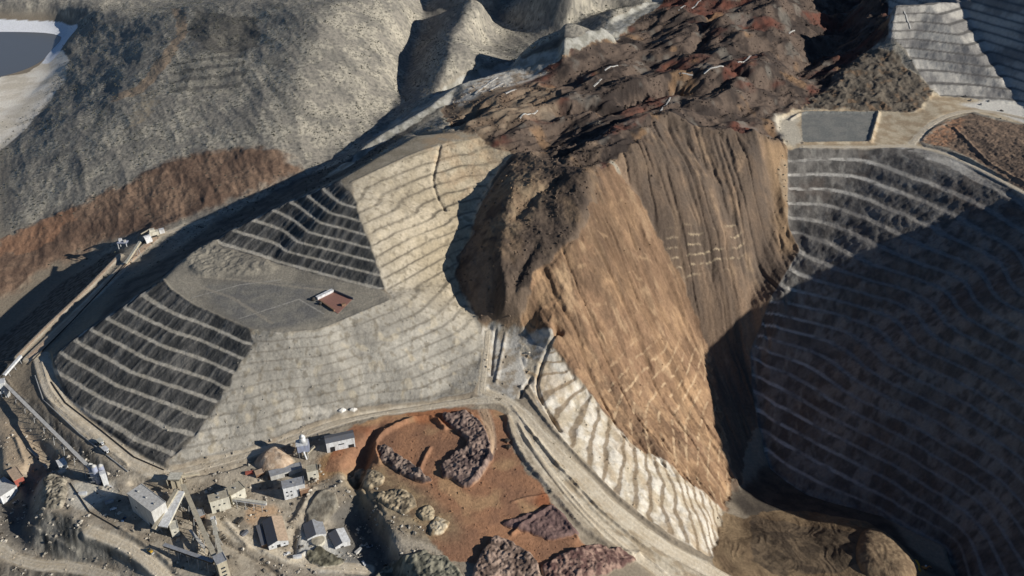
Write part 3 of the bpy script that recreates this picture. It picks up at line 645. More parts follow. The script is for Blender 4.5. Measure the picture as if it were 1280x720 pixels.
MT = dict(
 white=mat('white_sheeting', (.74,.74,.72)), cream=mat('cream_sheeting', (.66,.62,.50)), grey=mat('grey_sheeting', (.36,.37,.38)),
 palegrey=mat('pale_grey_sheeting', (.58,.56,.51), dirt=.3), slate=mat('slate_roof', (.13,.14,.16)), lilac=mat('blue_grey_sheeting', (.34,.37,.47)),
 tan=mat('dusty_tan_roof', (.56,.41,.28)), brown=mat('rusty_sheeting', (.26,.15,.09)), red=mat('red_sheeting', (.42,.10,.07)), redfloor=mat('red_floor', (.33,.16,.12)),
 beige=mat('beige_steel', (.50,.44,.32)), steel=mat('galvanised_steel', (.42,.42,.40), .5), dark=mat('dark_panel', (.02,.022,.025), .6, .1),
 rubber=mat('tyre_rubber', (.02,.02,.02), .85, .1), yellow=mat('yellow_paint', (.62,.38,.05), .5, .3), orange=mat('orange_paint', (.55,.22,.05), .5, .3),
 glass=mat('dark_glass', (.03,.04,.05), .15, .05), concrete=mat('concrete', (.40,.37,.31), .9), blue=mat('blue_paint', (.07,.14,.26), .5, .2), black=mat('black_steel', (.035,.033,.03), .7, .3))
class MB:
    def __init__(s): s.v = []; s.f = []
    def quadbox(s, b, t):
        """a box from four bottom and four top corners"""
        n = len(s.v); s.v += [tuple(p) for p in b]+[tuple(p) for p in t]
        s.f += [(n+3,n+2,n+1,n),(n+4,n+5,n+6,n+7)]+[(n+i,n+(i+1)%4,n+4+(i+1)%4,n+4+i) for i in range(4)]; return s
    def box(s, o, u, v, w):
        """box from corner o and three edge vectors"""
        o,u,v,w = map(Vector,(o,u,v,w)); return s.quadbox([o,o+u,o+u+v,o+v],[o+w,o+u+w,o+u+v+w,o+v+w])
    def cbox(s, c, sx, sy, sz, a=0.):
        c = Vector(c); u = Vector((math.cos(a),math.sin(a),0)); v = Vector((-u.y,u.x,0)); return s.box(c-u*sx/2-v*sy/2, u*sx, v*sy, (0,0,sz))
    def tube(s, a, b, r0, r1=None, n=10):
        a,b = Vector(a),Vector(b); r1 = r0 if r1 is None else r1; d = (b-a).normalized(); u = d.orthogonal().normalized(); v = d.cross(u); k = len(s.v)
        for p, r in ((a,r0),(b,r1)):
            for i in range(n): t = 2*math.pi*i/n; s.v.append(tuple(p+u*r*math.cos(t)+v*r*math.sin(t)))
        s.f += [(k+i,k+(i+1)%n,k+n+(i+1)%n,k+n+i) for i in range(n)]+[tuple(range(k+n-1,k-1,-1)),tuple(range(k+n,k+2*n))]; return s
    def beam(s, a, b, w, h):
        a,b = Vector(a),Vector(b); d = (b-a).normalized(); sd_ = d.cross(Vector((0,0,1))); sd_ = (sd_.normalized() if sd_.length>1e-4 else Vector((1,0,0)))*w/2; up = sd_.cross(d).normalized()*h
        return s.quadbox([a-sd_,a+sd_,b+sd_,b-sd_],[a-sd_+up,a+sd_+up,b+sd_+up,b-sd_+up])
    def poly(s, pts): n = len(s.v); s.v += [tuple(p) for p in pts]; s.f.append(tuple(range(n,n+len(pts)))); return s
    def build(s, name, m, root=None, smooth=False):
        o0 = Vector((0,0,0))
        r = root
        while r is not None: o0 = o0+r.location; r = r.parent
        me = bpy.data.meshes.new(name); me.from_pydata([tuple(Vector(p)-o0) for p in s.v], [], s.f); me.update()
        import bmesh
        b = bmesh.new(); b.from_mesh(me); bmesh.ops.recalc_face_normals(b, faces=b.faces); b.to_mesh(me); b.free()
        if smooth: me.polygons.foreach_set('use_smooth', [True]*len(me.polygons))
        me.materials.append(m if not isinstance(m,str) else MT[m]); o = bpy.data.objects.new(name, me); COL.objects.link(o)
        if root is not None: o.parent = root
        return o
def tag(o, label, cat, group=None):
    o['label'] = label; o['category'] = cat
    if group: o['group'] = group
    return o
def thing(name, label, cat, loc, group=None):
    o = bpy.data.objects.new(name, None); COL.objects.link(o); o.location = loc; o.empty_display_size = 2
    return tag(o, label, cat, group)
def frame(A, D, C, zt):
    """footprint from three roof corners seen in the photograph: D the near corner"""
    a, d, c = (Vector(at(p[0],p[1],zt)) for p in (A,D,C)); u = a-d; v = c-d
    if abs(v.dot(u))/(u.length*v.length) > .02: v = v-u*(v.dot(u)/u.length_squared)
    return d, u, v
def building(name, label, cat, A, D, C, zt, zb, wall, roof, gable=0., axis='u', over=.5, doors=(), windows=(), vents=0, group=None, roof2=None):
    d, u, v = frame(A, D, C, zt); uh, vh = u.normalized(), v.normalized(); base = Vector((d.x,d.y,zb)); hgt = zt-zb
    root = thing(name, label, cat, Vector(((d+u*.5+v*.5).x,(d+u*.5+v*.5).y,zb)), group)
    W = MB().box(base, u, v, (0,0,hgt))
    if gable:
        if axis=='u': W.quadbox([base+Vector((0,0,hgt)), base+u+Vector((0,0,hgt)), base+u+v+Vector((0,0,hgt)), base+v+Vector((0,0,hgt))],
                                [base+v*.5+Vector((0,0,hgt+gable)), base+u+v*.5+Vector((0,0,hgt+gable)), base+u+v*.501+Vector((0,0,hgt+gable)), base+v*.501+Vector((0,0,hgt+gable))])
        else: W.quadbox([base+Vector((0,0,hgt)), base+u+Vector((0,0,hgt)), base+u+v+Vector((0,0,hgt)), base+v+Vector((0,0,hgt))],
                                [base+u*.5+Vector((0,0,hgt+gable)), base+u*.501+Vector((0,0,hgt+gable)), base+u*.501+v+Vector((0,0,hgt+gable)), base+u*.5+v+Vector((0,0,hgt+gable))])
    W.build('wall', wall, root)
    p0 = base+Vector((0,0,hgt+.02))-uh*over-vh*over; U = u+uh*2*over; V_ = v+vh*2*over; g = Vector((0,0,gable)); th = Vector((0,0,.35))
    if gable:
        if axis=='u': a1 = [p0,p0+U,p0+U+V_*.5+g,p0+V_*.5+g]; a2 = [p0+V_*.5+g,p0+U+V_*.5+g,p0+U+V_,p0+V_]
        else: a1 = [p0,p0+U*.5+g,p0+U*.5+V_+g,p0+V_]; a2 = [p0+U*.5+g,p0+U,p0+U+V_,p0+U*.5+V_+g]
        MB().quadbox(a1,[q+th for q in a1]).build('roof_slope', roof, root); MB().quadbox(a2,[q+th for q in a2]).build('roof_slope', roof2 or roof, root)
    else:
        R_ = MB().box(p0, U, V_, th).build('roof', roof, root)
        for q, e in ((p0,U),(p0+V_-vh*.4,U)): MB().box(q+th+Vector((0,0,.004)), e, vh*.4, (0,0,.5)).build('parapet', roof, R_)
        for k in range(vents):
            c = p0+U*((k+.5)/vents)+V_*.5+th; MB().cbox(c+Vector((0,0,.004)),1.6,1.6,1.3,math.atan2(u.y,u.x)).build('roof_vent','steel',R_)
    def panel(nm, side, s, w, z0, h, m):
        if side=='v': o_ = base+vh*(s*v.length-w/2)-uh*.08; e = vh*w; t = uh*.16      # the face along v at u = 0
        elif side=='u': o_ = base+uh*(s*u.length-w/2)-vh*.08; e = uh*w; t = vh*.16     # the face along u at v = 0
        elif side=='V': o_ = base+u+vh*(s*v.length-w/2)-uh*.08; e = vh*w; t = uh*.16
        else: o_ = base+v+uh*(s*u.length-w/2)-vh*.08; e = uh*w; t = vh*.16
        return MB().box(o_+Vector((0,0,z0)), e, t, (0,0,h)).build(nm, m, root)
    for sd_, s, w, h in doors: panel('door', sd_, s, w, .05, h, 'dark')  # dark solid panels stand for the shade inside open doorways
    for sd_, s, w, z0, h in windows: panel('window', sd_, s, w, z0, h, 'glass')
    return root, base, u, v
def conveyor(label, a, b, w=3.2, h=3., side='palegrey', top='steel', legs=4, group='conveyor galleries', name='conveyor_gallery'):
    p, q = Vector(at(*a)), Vector(at(*b)); mid = (p+q)/2
    root = thing(name, label, 'conveyor', Vector((mid.x,mid.y,gz(mid.x,mid.y))), group)
    MB().beam(p, q, w, h).build('gallery', side, root)
    d = (q-p).normalized(); sv = d.cross(Vector((0,0,1))).normalized(); up = sv.cross(d).normalized()
    MB().beam(p+up*(h+.01)-d*.4, q+up*(h+.01)+d*.4, w+.7, .3).build('roof', top, root)
    for k in range(legs):
        t = (k+.5)/legs; c = p.lerp(q,t); g = gz(c.x,c.y)
        if c.z-g < 1.2: continue
        m = MB()
        for s in (-1,1):
            m.beam(Vector((c.x,c.y,g-.5))+sv*s*(w*.5+.15*(c.z-g)), c+sv*s*w*.42, .5, .5)
        zz = .5*(c.z+g); m.beam(Vector((c.x,c.y,zz))-sv*(w*.5), Vector((c.x,c.y,zz))+sv*(w*.5), .3,.3)
        m.build('trestle','steel',root)
    return root

# ------------------------------------------------------------------ roads as strips on the levelled ground, the lake
def road_mesh(name, W, wd, cA, cB):
    W = np.array(W); seg = np.r_[0,np.cumsum(np.hypot(*np.diff(W[:,:2],axis=0).T))]; n = max(4,int(seg[-1]/2.2)); s = np.linspace(0,seg[-1],n)
    x = np.interp(s,seg,W[:,0]); y = np.interp(s,seg,W[:,1])
    for _ in range(4): x[1:-1] = .25*x[:-2]+.5*x[1:-1]+.25*x[2:]; y[1:-1] = .25*y[:-2]+.5*y[1:-1]+.25*y[2:]
    tx = np.gradient(x); ty = np.gradient(y); l = np.hypot(tx,ty)+1e-9; nx_, ny_ = -ty/l, tx/l
    K = 9; V=[]; Cc=[]
    wl_ = wd*.5*(1+.22*fbm(x,y,16,3,301)); wr_ = wd*.5*(1+.22*fbm(x,y,16,3,302))
    for k in range(K):
        f = k/(K-1)*2-1; off = np.where(f<0, f*wl_, f*wr_); X = x+nx_*off; Y = y+ny_*off
        zz = ground_at(X,Y)+(.24 if abs(f)<.9 else -.12); V.append(np.stack([X,Y,zz],-1))
        t = (.5+.5*fbm(X,Y,14,3,303)+.25*(abs(abs(f)-.42)<.2))[:,None]; Cc.append((np.array(cA)*(1-t)+np.array(cB)*t)*(1+.12*fbm(X,Y,4,2,304))[:,None])
    V = np.stack(V,1).reshape(-1,3); Cc = np.stack(Cc,1).reshape(-1,3)
    id_ = np.arange(n*K).reshape(n,K); F = np.stack([id_[:-1,:-1],id_[:-1,1:],id_[1:,1:],id_[1:,:-1]],-1).reshape(-1,4)[:,::-1]
    me = mesh_from(name,V,F,np.clip(Cc,.02,.8)); me.materials.append(EARTH); o = bpy.data.objects.new(name,me); COL.objects.link(o); tagk(o); return o
for name, wd, W in RW:
    cA, cB = lin(214,203,182), lin(188,172,146)
    if name in ('yard_lane',): cA, cB = lin(186,160,132), lin(168,140,112)
    if name in ('conveyor_road','valley_track'): cA, cB = lin(206,184,158), lin(176,150,124)
    road_mesh(name, W, wd, cA, cB)
lk = MB().poly([at(-120,110,-46.4), at(34,112,-46.4), at(82,70,-46.4), at(94,40,-46.4), at(60,34,-46.4), at(-120,32,-46.4)])
wm = bpy.data.materials.new('lake_water'); wm.use_nodes = True; b_w = wm.node_tree.nodes['Principled BSDF']; b_w.inputs['Base Color'].default_value = (.13,.13,.12,1); b_w.inputs['Roughness'].default_value = .22
nw = wm.node_tree.nodes.new('ShaderNodeTexNoise'); nw.inputs['Scale'].default_value = .12; bw = wm.node_tree.nodes.new('ShaderNodeBump'); bw.inputs['Strength'].default_value = .05
wm.node_tree.links.new(nw.outputs['Fac'], bw.inputs['Height']); wm.node_tree.links.new(bw.outputs[0], b_w.inputs['Normal'])
tagk(lk.build('lake', wm))

# ------------------------------------------------------------------ heaps of rock
def soil_at(x, y):
    j = np.clip(np.searchsorted(yr, y)-1, 0, len(yr)-2); i = np.clip(np.searchsorted(xc, x/(y*CP+H*SP))-1, 0, len(xc)-2); return C[j,i]
def heap(name, label, poly, h, cA, cB, rock=1.4, wl=5., group=None, cat='rock pile', dome=10, seed=400, step=.9, ex=.8):
    W = np.array([hitg(px,py)[:2] for px,py in dens(poly, True, 6)]); x0,y0 = W.min(0)-6; x1,y1 = W.max(0)+6
    aw = 5. if rock>1 else 3.2*min(1,h/4)
    xs = np.arange(x0,x1,step); ys = np.arange(y0,y1,step); X,Y = np.meshgrid(xs,ys)
    m = inpoly(W, X+aw*fbm(X,Y,11,4,seed), Y+aw*fbm(X,Y,11,4,seed+1)).astype(np.float32); B = m.copy(); m_ = m
    for _ in range(dome):
        B = np.pad(B,1); B = (B[:-2,1:-1]+B[2:,1:-1]+B[1:-1,:-2]+B[1:-1,2:]+2*B[1:-1,1:-1])/6
    pr = np.clip((B-.38)/.55,0,1)**ex; G = ground_at(X,Y)
    Zp = G-.6 + pr*(h*.85+(.75 if rock>.5 else .3)*min(h,4.)*fbm(X,Y,14,3,seed+2)) + .75*sstep(0,.12,pr) + sstep(.02,.4,pr)*rock*(.55*fbm(X,Y,wl,2,seed+3,ridged=True)+.55*fbm(X,Y,3.1,2,seed+8))
    dots = sstep(.12,.3,fbm(X,Y,3.2,2,seed+7))*(rock>1); t = sstep(-.3,.35,fbm(X,Y,6,3,seed+4)+.4*fbm(X,Y,18,2,seed+5))[...,None]; Cc = (np.array(cA)*(1-t)+np.array(cB)*t)*(1+.25*fbm(X,Y,2.6,2,seed+6))[...,None]
    e_ = sstep(.02,.5,pr+.25*fbm(X,Y,5,3,seed+9))[...,None]; Cc = soil_at(X,Y)*(1-e_)+Cc*e_
    id_ = np.arange(X.size).reshape(X.shape); F = np.stack([id_[:-1,:-1],id_[:-1,1:],id_[1:,1:],id_[1:,:-1]],-1).reshape(-1,4)
    keep = (pr.ravel()[F]>0).any(1); F = F[keep]; u, inv = np.unique(F,return_inverse=True)
    cx, cy = float(W[:,0].mean()), float(W[:,1].mean()); cz = gz(cx,cy)
    V = np.stack([X.ravel()[u]-cx,Y.ravel()[u]-cy,Zp.ravel()[u]-cz],-1)
    me = mesh_from(name,V,inv.reshape(-1,4),np.clip(Cc.reshape(-1,3)[u],.015,.8)); me.materials.append(EARTH)
    o = bpy.data.objects.new(name,me); COL.objects.link(o); o.location = (cx,cy,cz); return tag(o,label,cat,group)
PU1, PU2 = lin(88,74,70), lin(152,130,116); YE1, YE2 = lin(104,94,78), lin(184,166,136); GR1, GR2 = lin(116,108,94), lin(146,138,122)
G_ = 'rock piles on the red yard'
heap('rock_pile','largest purplish rock pile, curving along the east lane of the red yard',[(550,519),(585,514),(600,527),(611,546),(616,572),(604,594),(587,611),(570,603),(553,598),(549,580),(573,566),(584,553),(578,544),(562,534)],5.,PU1,PU2,2.0,6,G_,seed=401)
heap('rock_pile','narrow arm of dark broken rock running down from the thin curved berm',[(471,562),(482,557),(500,571),(525,586),(541,604),(528,606),(500,592),(478,578)],4.2,lin(82,70,66),lin(160,140,124),2.0,5,G_,seed=411)
heap('rock_pile','flat triangular purplish heap in the corner where the red yard meets the ramp',[(624,656),(665,640),(690,631),(705,646),(724,668),(692,676),(660,668)],3.2,lin(100,80,76),lin(128,104,96),1.2,5,G_,seed=421)
heap('rock_pile','brownish blocky rock heap at the bottom edge beside the green grey mound',[(597,702),(616,673),(640,678),(664,694),(682,726),(588,726)],6.,lin(100,84,74),lin(172,148,130),2.4,6,G_,seed=431)
heap('rock_pile','long low reddish rock heap at the tip of the red yard below the triangular heap',[(672,714),(700,693),(745,681),(780,689),(797,700),(762,719),(690,730)],4.2,lin(98,74,68),lin(160,132,116),2.,5,G_,seed=441)
heap('rock_pile','yellowish rubble heap beside the ramp into the red yard, topmost of the yellow row',[(434,597),(455,586),(477,591),(483,604),(462,613),(442,607)],3.,YE1,YE2,1.6,4,'yellowish rubble heaps',seed=451)
heap('rock_pile','widest yellowish rubble heap, second of the row along the dark hollow',[(468,620),(489,611),(514,617),(522,634),(502,643),(480,634)],3.2,YE1,YE2,1.7,4,'yellowish rubble heaps',seed=461)
heap('rock_pile','small yellowish rubble heap between the widest yellow heap and the pale last one',[(520,642),(534,632),(545,637),(541,649),(528,652)],2.4,YE1,lin(190,172,140),1.5,4,'yellowish rubble heaps',seed=471)
heap('rock_pile','pale cream rubble heap at the lower end of the yellow row',[(534,658),(548,646),(562,652),(556,668),(538,670)],2.4,lin(150,132,104),lin(216,200,170),1.5,4,'yellowish rubble heaps',seed=481)
heap('gravel_pile','smooth grey gravel slope between the dark hollow and the plant yard',[(380,640),(401,612),(420,617),(424,636),(404,656),(386,656)],3.,GR1,GR2,.4,4,cat='gravel pile',seed=491)
heap('gravel_pile','green grey lumpy mound at the bottom edge beside the dark hollow',[(468,726),(484,706),(528,690),(560,698),(582,726)],4.,lin(92,90,78),lin(150,144,124),1.6,5,cat='gravel pile',seed=501)
heap('gravel_pile','pale pink cone shaped pile below the blue and white tower',[(316,578),(345,556),(372,580),(354,594),(330,592)],12.,lin(178,152,126),lin(204,182,156),.25,5,cat='gravel pile',dome=110,seed=511,ex=1.)
heap('gravel_pile','scrubby dark mound on the pale yard below the small gabled huts',[(384,690),(398,684),(420,694),(432,706),(405,710),(388,704)],2.4,lin(84,80,66),lin(134,128,108),1.1,4,cat='gravel pile',seed=521)
heap('spoil_mound','rounded brown mound on the pit floor with one side in the sun',[(1078,668),(1090,660),(1112,672),(1135,692),(1152,714),(1120,728),(1080,722),(1070,694)],10.,lin(112,94,74),lin(140,120,94),.3,6,cat='mound',dome=160,seed=531,step=1.2,ex=.7)
heap('spoil_mound','yellow ochre heap on the nose of the brown pit mound',[(1132,712),(1138,700),(1147,702),(1151,714),(1142,718)],4.,lin(206,150,44),lin(226,176,70),.3,4,cat='mound',dome=8,seed=541)
G2 = 'pair of small dark heaps'
heap('rock_pile','upper one of two small dark heaps beside the berm of the red yard',[(628,552),(634,548),(639,551),(635,555)],2.2,lin(52,46,42),lin(74,66,58),.8,3,G2,dome=4,seed=551,step=.6)
heap('rock_pile','lower one of two small dark heaps beside the berm of the red yard',[(630,560),(636,556),(640,558),(637,562)],2.2,lin(52,46,42),lin(74,66,58),.8,3,G2,dome=4,seed=561,step=.6)
heap('rock_pile','heap of boulders and scrap on the corner of the yard above the dark hollow',[(56,600),(66,594),(80,600),(84,618),(78,636),(58,634)],3.2,lin(104,98,86),lin(170,160,140),2.2,4,cat='rock pile',seed=571)
heap('rock_pile','pale white heap on the dump foot, left one of two beside the haul road',[(421,514),(429,510),(434,513),(428,517)],2.,lin(214,208,196),lin(226,222,212),.4,3,'pale heaps beside the haul road',dome=4,seed=581,step=.6)
heap('rock_pile','pale white heap on the dump foot, right one of two beside the haul road',[(434,514),(441,510),(449,512),(443,516)],2.,lin(214,208,196),lin(226,222,212),.4,3,'pale heaps beside the haul road',dome=4,seed=591,step=.6)

# ------------------------------------------------------------------ buildings of the plant
zB = gz(*at(190,655,-12)[:2])
r,b0,u,v = building('mill_building','tall pale grey windowless mill building, largest in the plant','building',(159,617),(189,640),(209,629.5),13,-15,'palegrey','palegrey',over=.4,doors=[('u',.22,5,6.5),('v',.5,4,5)],windows=[('u',.75,3,14,2)],vents=3)
building('white_workshop','white workshop with dark grey roof and open bays beside the red yard','building',(405.5,545.5),(407.5,554.5),(443,547.5),12,-2,'white','slate',gable=1.6,axis='v',doors=[('v',.2,5,7.5),('v',.86,6,5.5)],windows=[('v',.52,6,8,1.4)])
building('office_building','cream building with flat pale roof between the conveyor tower and the tan house','building',(260,619.5),(262,628),(287,624.5),6,-10,'cream','beige',doors=[('v',.3,3,3.5)],windows=[('v',.15,2,8,1.6),('v',.45,2,8,1.6),('v',.7,2,8,1.6)],vents=2)
building('annex','lower cream annex with long beige roof joined behind the cream building','building',(281,611.5),(288.5,619.5),(312,616),3,-10,'cream','beige',windows=[('v',.3,2,6,1.6),('v',.6,2,6,1.6)],vents=1)
building('control_building','white two storey building with grey roof and small brick lean-to','building',(352,602),(353.5,611),(381,607.5),4,-12,'white','grey',doors=[('v',.78,4,7)],windows=[('v',.15,2,9,1.6),('v',.35,2,9,1.6),('v',.15,2,4,1.6),('v',.35,2,4,1.6)],vents=1)
building('brick_shed','brown brick shed against the white two storey building','building',(373.5,609),(375,613.5),(388,610.5),-2,-12,'brown','tan',over=.2,doors=[('v',.5,3,4)])
building('beige_block','beige block house at the foot of the orange ramp','building',(382,583),(383.5,590.5),(397.5,587.5),5,-7,'cream','beige',over=.2,doors=[('v',.3,3,4)],windows=[('v',.65,2,6,1.6)])
r,b0,u,v = building('tan_roof_house','gabled house with bright tan roof and white gable end','building',(328,652.5),(335.5,683),(361.5,680),-13.5,-19,'white','slate',gable=4.,axis='u',doors=[('v',.5,3.4,3.8)],windows=[('v',.2,1.6,2.4,1.4),('v',.8,1.6,2.4,1.4)],roof2='tan')  # shaded left slope in dark material, sunlit right slope in tan
building('lean_to','dark roofed lean-to shed on the left of the tan roofed house','building',(320,657.5),(327,682),(333.5,681),-15,-19,'brown','slate',over=.2)
building('gabled_hut','grey gabled hut at the top of the pale yard, left one','building',(379,656),(384,674),(408.5,671),-18.5,-24,'white','slate',gable=2.8,axis='u',doors=[('v',.5,3,3.4)],roof2='grey',group='gabled huts of the pale yard')  # shaded and sunlit roof slopes given darker and lighter materials
building('gabled_hut','white gabled hut at the edge of the dark hollow, right one','building',(411,667.5),(419,684),(438,677.5),-20.5,-26,'white','slate',gable=2.2,axis='u',doors=[('v',.45,3,3.2)],roof2='white',group='gabled huts of the pale yard')  # left slope dark for its shade, sunlit right slope white
building('red_trim_shed','shed with pale pink roof and red walls beside the low grey roof','building',(9,589),(17.5,601),(28,594.5),-17,-26,'red','tan',doors=[('v',.5,3,4)])
building('grey_roof_shed','pale grey roofed shed at the left edge below the red shed','building',(-16,610),(0,621),(17,605),-24,-36,'white','palegrey',windows=[('v',.4,3,5,1.6)])
building('long_shed','long low shed with grey roof behind the white two storey building','building',(336,589),(338,596),(380,592),-2,-8,'palegrey','grey',over=.3,doors=[('v',.5,4,4)])
building('drive_house','small cream drive house at the low end of the beige mill conveyor','building',(211,653),(213,663),(223,660),-4,-14,'cream','cream',over=.2,windows=[('v',.5,2,5,1.4)])
building('kiosk','tiny white kiosk beside the long beige conveyor below the cream building','building',(263,647),(264,652),(270,650.5),-6,-12,'white','white',over=.2,doors=[('v',.5,1.4,2.2)])
building('pump_house','small tan roofed pump house between the cone pile and the grey long shed','building',(318,589),(320,594),(331,591.5),-4,-9,'brown','tan',over=.3,doors=[('v',.5,2.4,3)])
building('workers_hut','little pale hut beside the heap of boulders','building',(70,576),(74,584),(84,580),-7,-12,'palegrey','white',over=.2,windows=[('v',.5,2,2,1.2)])
building('store_shed','low rusty store shed under the long beige conveyor','building',(240,640),(243,648),(256,643),-8,-13,'brown','steel',over=.3,doors=[('v',.4,3,3)])
def pipeline(label, L, r=.7, m_='black'):
    ps = [hitg(*q) for q in dens(L,False,7)]; m = MB()
    for a,b in zip(ps[:-1],ps[1:]): m.tube(a+Vector((0,0,.7)),b+Vector((0,0,.7)),r,n=7)
    tag(m.build('pipeline',m_),label,'pipeline','pipelines on the ground')
pipeline('dark pipeline along the dump side of the dump road',[(64,478),(82,504),(126,538),(168,572),(205,588)])
pipeline('pale pipeline along the lower edge of the dump road',[(44,470),(54,500),(100,543),(160,590)],.6,'steel')
pipeline('dark pipeline between the conveyor road and the lower valley track',[(36,456),(90,402),(150,338),(180,302)])
pipeline('dark pipeline curving round the pale yard beside the boulder heap',[(88,604),(112,640),(150,662)],.5)
# white round tank in front of the left hut
c = hitg(398,677); t = thing('water_tank','round cream tank in front of the left gabled hut','tank',c)
MB().tube(c-Vector((0,0,.5)), c+Vector((0,0,2.6)), 6.2, n=20).build('tank_shell','cream',t); MB().tube(c+Vector((0,0,2.61)), c+Vector((0,0,3.4)), 6.3, 1., n=20).build('tank_lid','beige',t)
# blue and white tower
c = hitg(381,569); t = thing('screening_tower','blue and white tower with a conical top casting a long shadow','tower',c)
for sx in (-1,1):
    for sy in (-1,1): MB().cbox(c+Vector((sx*4.4,sy*4,-.5)),.8,.8,9.).build('leg','steel',t)
MB().cbox(c+Vector((0,0,8.4)),12,9.5,9,.2).build('tower_body','lilac',t); MB().cbox(c+Vector((-1,0,17.41)),12.4,9.9,.5,.2).build('tower_roof','white',t)
MB().tube(c+Vector((0,1,17.93)), c+Vector((0,1,25)),3.2,n=14).build('silo','white',t,True); MB().tube(c+Vector((0,1,25.01)), c+Vector((0,1,28)),3.3,.4,14).build('silo_cone','white',t,True)
MB().tube(c+Vector((3,-5.5,-.5)), c+Vector((1,-5.1,10)),.9,n=8).build('chute_pipe','white',t)
MB().beam(c+Vector((0,-4,.5)), c+Vector((11,4,8.6)),2.4,1.8).build('feed_belt','beige',t)
# dust collector silos
c = hitg(124,606); t = thing('silo_cluster','lilac grey silos with a white bin beside the end of the long conveyor','silo',c)
for k,(dx,dy,h_) in enumerate(((-5,4,24),(0,1,25),(4.5,5,22))):
    s_ = MB().tube(c+Vector((dx,dy,-1)), c+Vector((dx,dy,h_)),2.9,n=14).build('silo','lilac',t,True)
    MB().tube(c+Vector((dx,dy,h_+.01)), c+Vector((dx,dy,h_+2.2)),3.,.5,14).build('silo_top','palegrey',s_,True)
MB().cbox(c+Vector((8.5,-1.5,-1)),5,5,19,.5).build('bin','white',t); MB().cbox(c+Vector((8.5,-1.5,18.02)),5.6,5.6,1.,.5).build('bin_roof','white',t)
MB().beam(c+Vector((10.5,-4,2)), c+Vector((24,-10,1)),2.2,2).build('discharge_belt','white',t)
for z_ in (6,12,18): MB().cbox(c+Vector((0,-1.6,z_)),13,.4,.5,.1).build('walkway','steel',t)
# conveyors
conveyor('long pale conveyor gallery running down past the dark trench to the silos',(4,479,-1),(114,588,2),3.,2.6,'brown','palegrey',9)
conveyor('short white conveyor gallery rising from the left edge to the conveyor road',(6,470,-1),(27,446,6),2.6,2.6,'white','white',3)
conveyor('beige conveyor leaning from the dump foot to the grey topped transfer tower',(229,608,1),(268,696,-2),3.8,2.6,'beige','beige',6)
conveyor('short thin beige conveyor entering the right side of the transfer tower',(267,652,-7),(276,694,-4),2.8,2.2,'beige','cream',3)
conveyor('beige conveyor sloping along the sunny end of the mill building',(222,613,8),(193,662,-6),3.,2.4,'beige','beige',4)
conveyor('wide white chute roof sloping from the crusher head to the mill building',(226,616,4),(205,660,-6),9.,3.,'cream','white',2)
conveyor('white horizontal conveyor gallery right of the cream building',(291,625,-4),(333,631,-6),2.6,2.6,'white','cream',4)
conveyor('dark roofed conveyor gallery in shadow entering the left of the transfer tower',(206,683,-9),(267,704,-6),3.2,2.6,'black','grey',5)
conveyor('small pale conveyor slanting behind the beige conveyor in the plant centre',(238,664,-9),(256,686,-10),2.,1.6,'beige','palegrey',2)
conveyor('tan conveyor dropping from the white ridge station onto the conveyor road',(176,303,34),(158,330,16),3.,2.6,'beige','cream',2)
# crusher head at the dump foot
c = hitg(222,606); t = thing('crusher_head','pale yellow steel crusher head at the foot of the dump where conveyors start','crusher',c)
MB().cbox(c+Vector((0,0,-1)),10,7,9,.3).build('hopper_box','beige',t); MB().quadbox([c+Vector(p) for p in ((-4,-3,8.02),(4,-3,8.02),(4,3,8.02),(-4,3,8.02))],[c+Vector(p) for p in ((-6.5,-5,12.5),(6.5,-5,12.5),(6.5,5,12.5),(-6.5,5,12.5))]).build('hopper','cream',t)
for sx in (-1,1):
    for sy in (-1,1): MB().cbox(c+Vector((sx*7,sy*5.5,-1)),.7,.7,13).build('support_post','beige',t)
MB().beam(c+Vector((5,2,9)),c+Vector((20,10,5)),2.4,1.6).build('boom','beige',t); MB().cbox(c+Vector((-8,4,-1)),4,4,6,.3).build('motor_house','brown',t)
# transfer tower
A,D,C_ = (266,696),(271,705.5),(283,700)
r,b0,u,v = building('transfer_tower','square tower with grey flat roof and yellowish latticed walls at the bottom edge','tower',A,D,C_,3,-19,'beige','grey',over=.5,windows=[('v',.5,4,3,2),('v',.5,4,8,2),('v',.5,4,13,2),('u',.5,4,8,2),('u',.5,4,13,2)])
# head station at the left edge
c = hitg(9,492); t = thing('head_station','white steel station at the left edge where two conveyors meet','station',c)
MB().cbox(c+Vector((-7,4,-1)),11,9,15,.4).build('station_body','white',t); MB().cbox(c+Vector((-7,4,14.02)),12,10,.6,.4).build('station_roof','white',t); MB().cbox(c+Vector((2.5,-3,-1)),5,5,9,.4).build('lower_box','palegrey',t)
for dx,dy in ((-3,-6),(4,-6),(7,0)): MB().cbox(c+Vector((dx,dy,-2)),.7,.7,10).build('leg','white',t)
MB().cbox(c+Vector((-7,-1,4)),3,.3,3,.4).build('window','glass',t)
